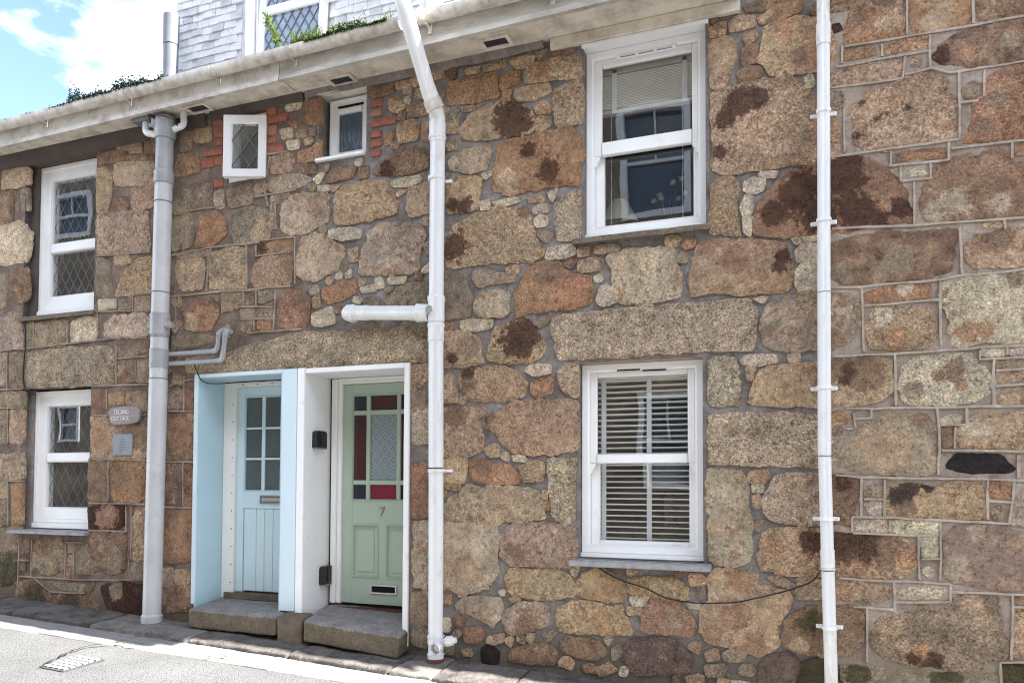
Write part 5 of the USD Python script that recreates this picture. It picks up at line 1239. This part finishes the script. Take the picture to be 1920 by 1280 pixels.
# thinner white rain pipe on the right
s2 = thing('rain_pipe', 'slim white rainwater pipe, mossy at its joints, between middle and right house', 'drainpipe')
QY = -.075; R2 = .0425
def rp(y): return at(1543.5 + (y > 850) * (y - 850) * .030 - (y < 0) * 0 + max(0, min(y, 850)) * .0028, y, QY)
obj('pipe', tube([rp(85), rp(548)], R2 * .99, 20), 'white_pipe_plastic', s2, smooth=40)
obj('pipe', tube([rp(548), rp(853)], R2 * 1.0, 20), 'white_pipe_plastic', s2, smooth=40)
obj('pipe', tube([rp(853), rp(1062)], R2 * .97, 20), 'white_pipe_plastic', s2, smooth=40)
obj('pipe', tube([rp(1070), rp(1180)], R2 * .98, 20), 'white_pipe_plastic', s2, smooth=40)
obj('pipe', tube([rp(1180), rp(1310)], R2 * .98, 20), 'mossy_pipe_plastic', s2, label='foot of the pipe streaked with green algae', smooth=40)
obj('pipe', tube([rp(-60), rp(48)], R2 * .98, 20), 'mossy_pipe_plastic', s2, label='grubby uppermost length of the pipe', smooth=40)
obj('joint', tube([rp(46), rp(76), rp(86)], [R2 * 1.12, R2 * 1.10, R2 * 1.08], 20), 'mossy_pipe_plastic', s2, smooth=40)
for y in (548.5, 855): obj('joint_ring', tube([rp(y - .8), rp(y + .8)], R2 * 1.015, 20), 'dark_grey_plastic', s2, smooth=40)
obj('joint', tube([rp(1033), rp(1064)], R2 * 1.07, 20), 'white_pipe_plastic', s2, smooth=40)
for y in (1031.5, 1051, 1066): obj('moss_ring', tube([rp(y - 1.3), rp(y + 1.5)], R2 * 1.10, 20), 'mossy_pipe_plastic', s2, smooth=40)
for y in (209, 413, 726, 972, 1176):
    p = rp(y); up = np.array([0, 0, 1.0])
    obj('clip', cat_(tube([p - up * .012, p + up * .012], R2 * 1.15, 20), bx(p[0] - .085, p[0] + .085, -.028, -.004, p[2] - .016, p[2] + .012, .005), lathe([(.006, 0), (.006, .006)], (p[0] - .07, -.03, p[2]), 'y', 8), lathe([(.006, 0), (.006, .006)], (p[0] + .07, -.03, p[2]), 'y', 8)), 'white_upvc', s2, smooth=35)
# grey soil pipe on the left house
s3 = thing('soil_pipe', 'wide weathered grey soil pipe left of the blue door', 'drainpipe')
SY = -.125; R3 = .082
def gp(y): return at(310 - (y - 235) * .0275, y, SY)
obj('pipe', tube([gp(258), gp(326)], R3 * .97, 24), 'grey_pipe_plastic', s3, smooth=40)
obj('pipe', tube([gp(340), gp(590)], R3 * .97, 24), 'grey_pipe_pale', s3, smooth=40)
obj('pipe', tube([gp(628), gp(712)], R3 * .97, 24), 'grey_pipe_pale', s3, smooth=40)
obj('pipe', tube([gp(712), gp(1152)], R3 * 1.0, 24), 'grey_pipe_pale', s3, smooth=40)
obj('head', tube([gp(222), gp(232), gp(252), gp(262)], [R3 * 1.1, R3 * 1.18, R3 * 1.2, R3 * 1.08], 24), 'grey_pipe_plastic', s3, smooth=40)
obj('joint', tube([gp(322), gp(325), gp(330), gp(345), gp(346)], [R3 * 1.02, R3 * 1.12, R3 * 1.08, R3 * 1.12, R3 * 1.0], 24), 'grey_pipe_plastic', s3, smooth=40)
obj('joint', tube([gp(588), gp(592), gp(597), gp(624), gp(628)], [R3 * 1.02, R3 * 1.14, R3 * 1.08, R3 * 1.08, R3 * 1.1], 24), 'grey_pipe_plastic', s3, smooth=40)
obj('joint', tube([gp(655), gp(690)], R3 * 1.04, 24), 'grey_pipe_plastic', s3, smooth=40)
for y in (380, 549, 632, 710): obj('joint_ring', tube([gp(y - .7), gp(y + .7)], R3 * 1.03, 24), 'dark_grey_plastic', s3, smooth=40)
for dx in (-1, 1): obj('stub', tube([gp(610), gp(610) + np.array([dx * .125, -.01, 0])], .034, 16), 'grey_pipe_plastic', s3, smooth=40)
p = gp(238); obj('stub', tube([p + [-.03, 0, 0], p + [-.085, -.10, .015]], [.042, .042], 16), 'grey_pipe_plastic', s3, smooth=40); obj('stub_mouth', tube([p + [-.084, -.099, .015], p + [-.0865, -.1025, .015]], .034, 16), 'dark_gap', s3, smooth=40)
obj('foot_socket', tube([gp(1150), gp(1153), gp(1166)], [R3 * 1.0, R3 * 1.16, R3 * 1.12], 24), 'grey_pipe_pale', s3, smooth=40)
obj('overflow_elbow', tube(bend([at(275, 222, -.15), at(273, 250, -.15), at(298, 253, -.14)], .045), .032, 14), 'white_pipe_plastic', s3, smooth=40)
obj('overflow_elbow', tube(bend([at(344, 212, -.10), at(345, 235, -.11), at(326, 243, -.12)], .04), .030, 14), 'white_pipe_plastic', s3, smooth=40)
obj('junction_box', bx(xc(252, 215, -.17), xc(284, 215, -.17), -.21, -.10, 4.90, 4.952, .006), 'dark_grey_plastic', s3, smooth=False)
# two grey waste pipes
for k, (pts, lab) in enumerate(((((303, 665), (408, 657.5), (411, 622)), 'upper thin grey waste pipe, elbowed up between grey soil pipe and lintel'), (((303, 683), (417, 675.5), (424, 620)), 'lower thin grey waste pipe, elbowed up just above the blue doorway'))):
    wp = thing('waste_pipe', lab, 'pipe', 'waste pipes joining the grey soil pipe'); Y = -.07
    A = [at(x, y, Y) for x, y in pts]; end = A[-1] + np.array([-.0, .09, .0])
    obj('pipe', tube(bend([*A, end], .05), .0215, 14), 'grey_pipe_plastic', wp, smooth=40)
    obj('socket', tube([A[0] + [-.04, -.03, 0], A[0] + (A[1] - A[0]) * .03], [.045, .030], 16), 'grey_pipe_plastic', wp, smooth=40)
    obj('elbow', tube(bend([A[1] + (A[0] - A[1]) * .09, A[1], A[1] + (A[2] - A[1]) * .3], .05), .0255, 14), 'grey_pipe_plastic', wp, smooth=40)
    obj('elbow', tube(bend([A[2] + (A[1] - A[2]) * .2, A[2], end - [0, .03, 0]], .03), .0265, 14), 'grey_pipe_plastic', wp, smooth=40)
# pale vent pipe rising beside the dormer
vp = thing('vent_pipe', 'pale grey vent pipe rising behind the gutter beside the dormer', 'pipe'); VY = .16
vx = xc(320.5, 80, VY); vt = zc(320.5, 31, VY)
obj('pipe', tube([(vx, VY, 5.15), (vx, VY, vt - .28)], .072, 22), 'vent_grey', vp, smooth=40); obj('pipe', tube([(vx, VY, vt - .30), (vx, VY, vt)], .077, 22), 'vent_grey', vp, smooth=40)

# ---------------------------------------------------------------- soffit vents
def atz(x, y, Z): d = ray(x, y); return CAM + d * ((Z - CAM[2]) / d[2])
for (px, py), lab in (((372, 203), 'white soffit vent beside the head of the grey soil pipe'), ((641, 150), 'dark-meshed soffit vent above the rippled small window'), ((930, 79), 'dark-meshed soffit vent left of the upper sash window')):
    c = atz(px, py, EZ - .015); v_ = thing('soffit_vent', lab, 'vent', 'vents let into the soffit'); a, b = .125, .075
    fr_ = [(c[0] - a, c[0] + a, c[1] - b, c[1] - b + .028), (c[0] - a, c[0] + a, c[1] + b - .028, c[1] + b), (c[0] - a, c[0] - a + .03, c[1] - b + .028, c[1] + b - .028), (c[0] + a - .03, c[0] + a, c[1] - b + .028, c[1] + b - .028)]
    obj('frame', cat_(*[bx(*q, EZ - .024, EZ - .0085) for q in fr_]), 'soffit_board', v_, smooth=False)
    obj('mesh', bx(c[0] - a + .03, c[0] + a - .03, c[1] - b + .028, c[1] + b - .028, EZ - .012, EZ - .0085), 'dark_gap', v_, smooth=False)
    for y in np.linspace(c[1] - b + .038, c[1] + b - .04, 5): obj('slat', bx(c[0] - a + .03, c[0] + a - .03, y, y + .005, EZ - .019, EZ - .0125), 'iron', v_, smooth=False)

# ---------------------------------------------------------------- plaques, key safes
pq = np.array([(203, 776), (207, 765), (226, 761.5), (240, 760.5), (258, 762), (263, 768), (262, 784), (258, 791), (240, 795), (212, 797), (205, 790)])
pw = np.array([at(x, y, -.03)[[0, 2]] for x, y in pq])
pn = thing('name_plaque', 'carved irregular stone plaque reading ISLAND COTTAGE', 'house sign')
pol = Polygon(pw); pol = pol if pol.exterior.is_ccw else Polygon(pw[::-1])
obj('stone', cat_(prism(pol, -.026, -.002), prism(pol.buffer(-.006), -.031, -.026)), 'plaque_stone', pn, smooth=False)
def letters(txt, px, py, hgt, Y, parent, mat, wid=None):
    t = meshkit.text_mesh(txt, hgt, .003); v = np.array(t.vertices); W = np.ptp(v[:, 0]); k = (wid / W) if wid else 1; p = at(px, py, Y)
    v[:, 0] = (v[:, 0] - v[:, 0].min()) * k
    obj('lettering', mk(np.c_[p[0] + v[:, 0], Y - v[:, 2], p[2] + v[:, 1]], t.faces), mat, parent, smooth=False)
letters('ISLAND', 214.5, 776.3, .040, -.0305, pn, 'plaque_letter', .185); letters('COTTAGE', 209.0, 788.3, .040, -.0305, pn, 'plaque_letter', .232)
pl2 = thing('slate_plaque', 'small square grey slate plaque on four screws below the name plaque', 'plaque'); a = rect(212, 813.5, 249, 853, -.02)
obj('plate', bx(a[0], a[1], -.024, -.006, a[2], a[3], .002), 'slate_plaque', pl2, smooth=False)
for x in (a[0] + .015, a[1] - .02):
    for z in (a[2] + .02, a[3] - .025): obj('screw', lathe([(0, .003), (.006, .003), (.007, 0)], (x, -.024, z), 'y', 10), 'steel', pl2, smooth=False)
cxp = (a[0] + a[1]) / 2
obj('engraving', cat_(*[bx(cxp - w_, cxp + w_, -.0252, -.0238, a[3] - d_ - .006, a[3] - d_) for w_, d_ in ((.012, .045), (.04, .075), (.026, .10), (.05, .125), (.045, .15))]), 'plaque_text', pl2, smooth=False)
for (px0_, py0_, px1_, py1_), lab in (((588, 807.5, 609.5, 839), 'upper black key safe on the white door reveal'), ((601, 1060.5, 622, 1094), 'lower black key safe on the white door reveal, near the step')):
    ks = thing('key_safe', lab, 'key safe', 'key safes on the white reveal'); xr = -4.091
    def onrev(px, py): d = ray(px, py); return CAM + d * ((xr + .03 - CAM[0]) / d[0])
    A, B_ = onrev(px0_, (py0_ + py1_) / 2), onrev(px1_, (py0_ + py1_) / 2); zz0, zz1 = onrev((px0_ + px1_) / 2, py1_)[2], onrev((px0_ + px1_) / 2, py0_)[2]
    y0_, y1_ = sorted((A[1], B_[1])); y0_ += .02; 
    pl = [(y0_, zz0), (y1_, zz0), (y1_, zz1 - .022), (y1_ - .012, zz1 - .008), (y1_ - .03, zz1), (y0_ + .03, zz1), (y0_ + .012, zz1 - .008), (y0_, zz1 - .022)]
    g = trimesh.creation.extrude_polygon(Polygon(pl), .052, engine='earcut'); v = np.array(g.vertices); body = mk(np.c_[xr + v[:, 2], v[:, 0], v[:, 1]], g.faces); body.fix_normals()
    obj('cover', body, 'black_rubber', ks, smooth=False)
    obj('front_rib', bx(xr + .050, xr + .060, (y0_ + y1_) / 2 - .022, (y0_ + y1_) / 2 + .022, zz0 + .012, zz1 - .014, .004), 'black_rubber', ks, smooth=False)
    obj('base_lip', bx(xr + .002, xr + .056, y0_ + .006, y1_ - .006, zz0 - .012, zz0 + .001), 'dull_nickel', ks, smooth=False)

# ---------------------------------------------------------------- doorsteps
def stepslab(FL, FR, BR, BL, t, name, lab, mat, seed, r=.03):
    tag(stage.GetPrimAtPath(obj(name, slab(FL, FR, BR, BL, t, r, seed, .005, .03), mat, smooth=50)), lab, 'doorstep' if name == 'doorstep' else 'stone')
PS = -.17
fl, fr = at(352, 1150, PS), at(517, 1161, PS)
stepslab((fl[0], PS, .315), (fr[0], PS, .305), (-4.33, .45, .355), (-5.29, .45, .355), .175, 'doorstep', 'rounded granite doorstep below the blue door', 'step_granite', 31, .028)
fl, fr = at(568, 1172, PS), at(742, 1192, PS)
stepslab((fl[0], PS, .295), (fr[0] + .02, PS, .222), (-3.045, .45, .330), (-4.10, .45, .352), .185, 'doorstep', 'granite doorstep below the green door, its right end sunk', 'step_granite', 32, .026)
a0, a1 = at(519, 1160, PS + .01), at(565, 1170, PS + .01)
stepslab((a0[0], PS + .005, .312), (a1[0], PS + .005, .302), (a1[0], .02, .326), (a0[0], .02, .330), .26, 'plinth_stone', 'square stone wedged between the two doorsteps under the painted pier', 'pier_stone', 33, .02)

# ---------------------------------------------------------------- cables
def cable(pts, lab, r=.006, mat='cable_black'):
    P = [at(x, y, Y) for x, y, Y in pts]; t = np.r_[0, np.cumsum([np.linalg.norm(b - a) for a, b in zip(P, P[1:])])]
    from scipy.interpolate import PchipInterpolator
    T = np.linspace(0, t[-1], 8 * len(P)); Q = PchipInterpolator(t, np.array(P))(T)
    tag(stage.GetPrimAtPath(obj('cable', tube(Q, r, 6), mat, smooth=60)), lab, 'cable')
yk = lambda x: YF(xc(x, 220, -.25)) + .06
cable([(-20, 272, -.19), (60, 263, -.19), (125, 245, -.19), (212, 222, -.19), (258, 222, -.19)], 'black cable slung beneath the soffit at the top left')
cable([(284, 217, -.2), (305, 217, -.24), (328, 228, -.235), (333, 236, -.2)], 'black cable looped round the head of the grey soil pipe', .007)
cable([(46, 598, -.014), (48, 640, -.014), (44, 690, -.016), (45, 726, -.016), (55, 733, -.02), (66, 740, .02)], 'dark cable running down beside the left cottage lintel', .006)
cable([(312, 548, -.06), (315, 580, -.045), (320, 625, -.045), (319, 655, -.05)], 'black cable tied along the grey soil pipe below its joint', .008)
cable([(364, 683, -.06), (371, 700, -.05), (378, 713, -.03), (392, 718.5, .05), (440, 717, .31), (528, 712, .31)], 'thin black cable entering over the blue door', .005)
cable([(1120, 1061, -.03), (1135, 1072, -.03), (1170, 1089, -.03), (1208, 1101, -.03), (1255, 1122, -.028), (1305, 1129.5, -.028), (1370, 1129, -.028), (1430, 1118, -.028), (1490, 1102, -.03), (1525, 1087, -.035), (1536, 1072, -.05)], 'thin black cable sagging from the sash window sill to the slim pipe', .0055)

# ---------------------------------------------------------------- drain cover in the road
def onroad(px, py, dz=0.0):
    d = ray(px, py); p = CAM + d * 6
    for _ in range(6):
        z = zg(p[0]) - .045 + .02 + dz; p = CAM + d * ((z - CAM[2]) / d[2])
    return p
dc = thing('drain_cover', 'square iron drain cover set into the sunlit road', 'drain cover')
q = [onroad(78, 1250), onroad(119, 1258), onroad(192, 1237), onroad(146, 1229)]
zt0 = .012
def quadbox(a, b, c, d, t0, t1):
    V = [np.array(p) + [0, 0, t1] for p in (a, b, c, d)] + [np.array(p) + [0, 0, t0] for p in (a, b, c, d)]
    m_ = mk(V, [[0, 1, 2], [0, 2, 3], [0, 4, 5], [0, 5, 1], [1, 5, 6], [1, 6, 2], [2, 6, 7], [2, 7, 3], [3, 7, 4], [3, 4, 0]]); m_.fix_normals(); return m_
Q = np.array(q); bil = lambda s, t: Q[0] * (1 - s) * (1 - t) + Q[1] * s * (1 - t) + Q[2] * s * t + Q[3] * (1 - s) * t
obj('tray', quadbox(*[bil(*s) for s in ((-.05, -.03), (1.05, -.03), (1.05, 1.03), (-.05, 1.03))], -.05, .004), 'iron', dc, smooth=False)
for i in range(4):
    for j in range(6):
        s0, s1_, t0, t1_ = .03 + i * .245, .03 + i * .245 + .19, .03 + j * .162, .03 + j * .162 + .125
        if j % 2: s0, s1_ = s0 + .04, s1_ + .02
        obj('tread', quadbox(bil(s0, t0), bil(s1_, t0), bil(s1_, t1_), bil(s0, t1_), .0, .013), 'gutter_concrete', dc, smooth=False)

# ---------------------------------------------------------------- plants in the gutter
def blades(px0, px1, n, hmin, hmax, seed, lean=.6, wid=.006):
    r = np.random.default_rng(seed); V, F = [], []
    for _ in range(n):
        x = xc(r.uniform(px0, px1), 60, -.38); y = YF(x) - .064 + r.uniform(-.045, .04); h = r.uniform(hmin, hmax); a = r.uniform(0, 6.28); l = h * lean * r.uniform(.3, 1.2); w = wid * r.uniform(.6, 1.3)
        p = np.array([x, y, GZ - .02]); d = np.array([math.cos(a), math.sin(a) * .6, 0]); s = np.array([-d[1], d[0], 0]) * w / max(np.linalg.norm(d[:2]), .3); o = len(V)
        for t in (0, .45, .8): c = p + d * l * t * t + [0, 0, h * t * (1 - .25 * t)]; V += [c - s * (1 - t * .7), c + s * (1 - t * .7)]
        V.append(p + d * l + [0, 0, h * .72]); F += [[o, o + 1, o + 3], [o, o + 3, o + 2], [o + 2, o + 3, o + 5], [o + 2, o + 5, o + 4], [o + 4, o + 5, o + 6]]
    return mk(V, F)
def leaflets(px0, px1, n, hmax, seed, size=.016, y0=-.055, y1=.03, py=60, dens=None):
    r = np.random.default_rng(seed); V, F = [], []
    for _ in range(n):
        px = r.uniform(px0, px1); x = xc(px, py, -.33)
        hm = hmax * (.12 + 1.7 * float(meshkit.noise(np.array([x * 9, seed, 0]))) ** 2)
        c = np.array([x, YF(x) - .064 + r.uniform(y0, y1), GZ + .0 + abs(r.normal(0, .5)) * hm]); u = r.normal(0, 1, 3); u /= np.linalg.norm(u); v = np.cross(u, r.normal(0, 1, 3)); v /= np.linalg.norm(v); s = size * r.uniform(.5, 1.3); o = len(V)
        V += [c - u * s, c + v * s * .5, c + u * s, c - v * s * .5]; F += [[o, o + 1, o + 2], [o, o + 2, o + 3]]
    return mk(V, F)
tag(stage.GetPrimAtPath(obj('grass', cat_(blades(545, 592, 260, .08, .22, 1), blades(592, 735, 160, .06, .22, 2, .8, .0035)), 'leaf_bright', smooth=False)), 'bright sunlit grass growing out of the gutter below the dormer window', 'grass', kind='stuff')
tag(stage.GetPrimAtPath(obj('weeds', cat_(leaflets(582, 738, 2600, .055, 3, .015, -.075, .02)), 'leaf_green', smooth=False)), 'low green weeds spilling over the gutter rim beside the pipe bend', 'weeds', kind='stuff')
tag(stage.GetPrimAtPath(obj('moss', cat_(leaflets(94, 126, 420, .05, 4, .013, -.07, .03, 190), leaflets(130, 312, 4800, .10, 5, .013, -.07, .03, 165), leaflets(40, 62, 90, .03, 6, .016, -.07, .03, 205), leaflets(-20, 12, 120, .04, 7, .016, -.07, .03, 215)), 'leaf_dark', smooth=False)), 'dark bluish moss-like plants lining the gutter at the top left', 'plants', kind='stuff')
wd0 = thing('weed', 'tall leafy weed standing in the gutter in front of the dormer window', 'plant')
rw = np.random.default_rng(9); bx_ = xc(534, 82, -.33); base = np.array([bx_, YF(bx_) - .07, GZ - .02]); stem = [base, base + [-.05, -.01, .12], base + [-.11, -.01, .25], base + [-.17, -.02, .36]]
obj('stem', tube(stem, [.006, .005, .004, .002], 6), 'stem_green', wd0, smooth=60)
lv = []
for k in range(150):
    t = rw.uniform(.08, 1) * 3; i = min(2, int(t)); p = stem[i] + (stem[i + 1] - stem[i]) * (t - i); d = rw.normal(0, 1, 3); d /= np.linalg.norm(d); c = p + d * rw.uniform(.01, .06); u = d * rw.uniform(.012, .028); v = np.cross(d, rw.normal(0, 1, 3)); v = v / np.linalg.norm(v) * np.linalg.norm(u) * .45
    lv.append(mk([c - u, c + v, c + u, c - v], [[0, 1, 2], [0, 2, 3]]))
obj('leaves', cat_(*lv), 'leaf_bright', wd0, kind='stuff', smooth=False)

# ---------------------------------------------------------------- inside the windows
def blind_open():
    b = thing('venetian_blind', 'open cream slatted blind hanging in the lower sash window', 'blind'); Y = .235
    X0, X1 = RL['x0'] + .095, RL['x1'] - .09; z = RL['z1'] - .12; k = 0
    while z > RL['z0'] + .10:
        m_ = turn(bx(X0, X1, Y - .031, Y + .031, z - .0055, z + .0055, .003), math.radians(-3), (0, Y, z), [1, 0, 0]); obj('slat', m_, 'blind_slat', b, smooth=False); z -= .0437
    obj('head_rail', bx(X0, X1, Y - .03, Y + .03, RL['z1'] - .11, RL['z1'] - .05, .004), 'blind_slat', b, smooth=False); obj('bottom_rail', bx(X0, X1, Y - .026, Y + .026, z + .01, z + .028, .004), 'blind_slat', b, smooth=False)
    for px in (1132.5, 1217.5, 1300): x = xc(px, 850, Y - .03); obj('tape', bx(x - .019, x + .019, Y - .0345, Y - .0335, z + .02, RL['z1'] - .05), 'blind_tape', b, smooth=False)
blind_open()
b = thing('venetian_blind', 'slatted blind drawn up in a stack at the top of the upper sash window', 'blind'); Y = .235
X0, X1 = RU['x0'] + .09, RU['x1'] - .09; zt_ = RU['z1'] - .06
obj('head_rail', bx(X0, X1, Y - .03, Y + .03, zt_ - .07, zt_, .004), 'blind_wood', b, smooth=False)
for k in range(22): z = zt_ - .085 - k * .0122; obj('slat', turn(bx(X0, X1, Y - .025, Y + .025, z - .0028, z + .0028), math.radians(4), (0, Y, z), [1, 0, 0]), 'blind_slat', b, smooth=False)
zb = zt_ - .085 - 22 * .0122; obj('bottom_rail', bx(X0, X1, Y - .028, Y + .028, zb - .035, zb - .002, .005), 'blind_wood', b, smooth=False)
for px in (1152, 1284): x = xc(px, 150, Y - .03); obj('tape', bx(x - .020, x + .020, Y - .030, Y - .0285, zb - .036, zt_ - .04), 'blind_tape', b, smooth=False)
for px in (1147, 1280): x = xc(px, 300, Y); obj('cord', tube([(x, Y - .02, zb), (x + .004, Y - .02, RU['z0'] + .06)], .0022, 5), 'blind_tape', b, smooth=False)
tl = thing('table_lamp', 'lamp with a cream cone shade in the upper sash window', 'lamp'); p = at(1161, 400, .42)
obj('lamp_shade', lathe([(.065, .10), (.17, -.10), (.166, -.10), (.061, .10)], p, 'z', 28), 'lamp_cloth', tl, smooth=40); obj('stem', lathe([(.012, .08), (.012, -.12), (.05, -.2), (.06, -.34), (.03, -.42)], p, 'z', 18), 'blind_wood', tl, smooth=40)
tl = thing('table_lamp', 'lamp with a turned cream base behind the lower sash blind', 'lamp'); p = at(1255, 935, .62)
obj('stem', lathe([(.012, .2), (.012, .06), (.03, .05), (.02, .03), (.045, .015), (.03, .0), (.045, -.02), (.045, -.16), (.028, -.18), (.05, -.2), (.03, -.24), (.075, -.30), (.08, -.33)], p, 'z', 22), 'lamp_cloth', tl, smooth=40)
obj('lamp_shade', lathe([(.12, .34), (.22, .07), (.215, .07), (.115, .34)], p, 'z', 28), 'curtain_cloth', tl, smooth=40)
st = thing('side_table', 'dark table under the lamp behind the lower sash blind', 'table'); c = p + [0, 0, -.345]
obj('tabletop', bx(c[0] - .25, c[0] + .25, c[1] - .2, c[1] + .3, c[2] - .025, c[2] + .01, .006), 'room_wall', st, smooth=False)
for sx in (-.22, .22):
    for sy in (-.17, .27): obj('leg', bx(c[0] + sx - .02, c[0] + sx + .02, c[1] + sy - .02, c[1] + sy + .02, .66, c[2] - .024), 'room_wall', st, smooth=False)
fl_ = thing('flower_bunch', 'yellow flowers in a small vase inside the upper sash window', 'flowers'); rf = np.random.default_rng(4); base = at(1250, 418, .42); base[2] = 3.40
obj('vase', lathe([(.03, 0), (.036, .04), (.022, .09), (.028, .11)], base, 'z', 16), 'lamp_cloth', fl_, smooth=40)
for px, py in ((1226, 377), (1237, 366), (1262, 342), (1278, 335), (1272, 372), (1284, 362), (1240, 371)):
    e = at(px, py, .41 + rf.uniform(-.02, .06)); obj('stem', tube([base + [0, 0, .08], (base + [0, 0, .1]) * .45 + e * .55 + [0, 0, .03], e], .003, 5), 'stem_green', fl_, smooth=60)
    pt = [turn(trimesh.Trimesh(*(lambda s: (s.vertices * [.015, .005, .009] + [.011, 0, 0], s.faces))(trimesh.creation.icosphere(1))), a, (0, 0, 0), [0, 1, 0]) for a in np.linspace(0, 6.28, 6)[:-1]]
    m_ = cat_(*pt, lathe([(.007, 0), (.010, .014)], (0, -.014, 0), 'y', 8)); m_.apply_transform(trimesh.transformations.rotation_matrix(rf.uniform(-.6, .6), [0, 0, 1])); m_.apply_translation(e); obj('flower_head', m_, 'petal_yellow', fl_, smooth=60)

# ---------------------------------------------------------------- house across the street, mirrored in the panes
OY = -6.5
oh = thing('stone_house', 'stone house with white windows across the street, mirrored in the panes', 'house')
mir = lambda px, py, Yp: at(px, py, 2 * Yp - OY)
ow = []
for r_ in ((1166, 204, 1288, 398, .118), (1206, 742, 1300, 908, .118), (104, 368, 168, 442, .15), (113, 764, 146, 826, .15)):
    a, c = mir(r_[0], (r_[1] + r_[3]) / 2, r_[4]), mir(r_[2], (r_[1] + r_[3]) / 2, r_[4]); t, b_ = mir((r_[0] + r_[2]) / 2, r_[1], r_[4]), mir((r_[0] + r_[2]) / 2, r_[3], r_[4]); ow.append((a[0], c[0], b_[2], t[2]))
poly = sbox(-16, -.9, 9, 9.0)
for a in ow: poly = poly.difference(sbox(a[0], a[2], a[1], a[3]))
P, T, nb = tri_poly(poly, .5, 8); yy = N3(P[:, 0], P[:, 1], 3.0, 5, 3) * .05
obj('wall', mk(np.c_[P[:, 0], OY + yy, P[:, 1]], T[:, ::-1]), 'opposite_stone', oh, smooth=40)
for a in ow:
    w = holder('window', oh); W = a[1] - a[0]; k = max(.05, W * .10)
    obj('frame', cat_(loft(a[0] - .05, a[1] + .05, a[2] - .05, a[3] + .05, [(0, OY - .1), (0, OY + .03), (k, OY + .03), (k, OY - .1)]), bx(a[0], a[1], OY - .08, OY - .02, (a[2] + a[3]) / 2 - .03, (a[2] + a[3]) / 2 + .03), bx((a[0] + a[1]) / 2 - .015, (a[0] + a[1]) / 2 + .015, OY - .07, OY - .03, (a[2] + a[3]) / 2, a[3]) if W > .75 else None), 'opposite_white', w, smooth=False)
    obj('pane', bx(a[0], a[1], OY - .09, OY - .085, a[2], a[3]), 'dark_glass', w, smooth=False)
roof_sheet(-16, 9, OY + .2, 9.0, OY - 3.4, 11.2, 10, 'roof_slate', oh)

# jagged seams in the asphalt between the drain cover and the gutter stones
def seam(pts, w, seed):
    r = np.random.default_rng(seed); P = [onroad(*p) for p in pts]; Q = []
    for a, b in zip(P[:-1], P[1:]):
        n = max(2, int(np.linalg.norm(b - a) / .03)); Q += [a + (b - a) * t / n for t in range(n)]
    Q = np.array(Q); t = np.gradient(Q, axis=0); t /= np.linalg.norm(t, axis=1)[:, None]; nr = np.c_[-t[:, 1], t[:, 0], t[:, 2] * 0]; V, F = [], []
    for i, q in enumerate(Q):
        k = w * r.uniform(.05, 1.2); o = r.normal(0, w * .5); V += [q + nr[i] * (o + k) + [0, 0, .012], q + nr[i] * (o - k) + [0, 0, .012]]
        if i: F += [[2 * i - 2, 2 * i - 1, 2 * i + 1], [2 * i - 2, 2 * i + 1, 2 * i]]
    return mk(V, F)
obj('asphalt_seam', cat_(seam([(74, 1252), (119, 1228), (160, 1213), (205, 1207), (222, 1205)], .012, 1), seam([(218, 1205), (238, 1210), (264, 1213)], .010, 2), seam([(384, 1233), (402, 1231), (440, 1234)], .012, 3)), 'crevice_dirt', '/World/road', kind='stuff', smooth=False)
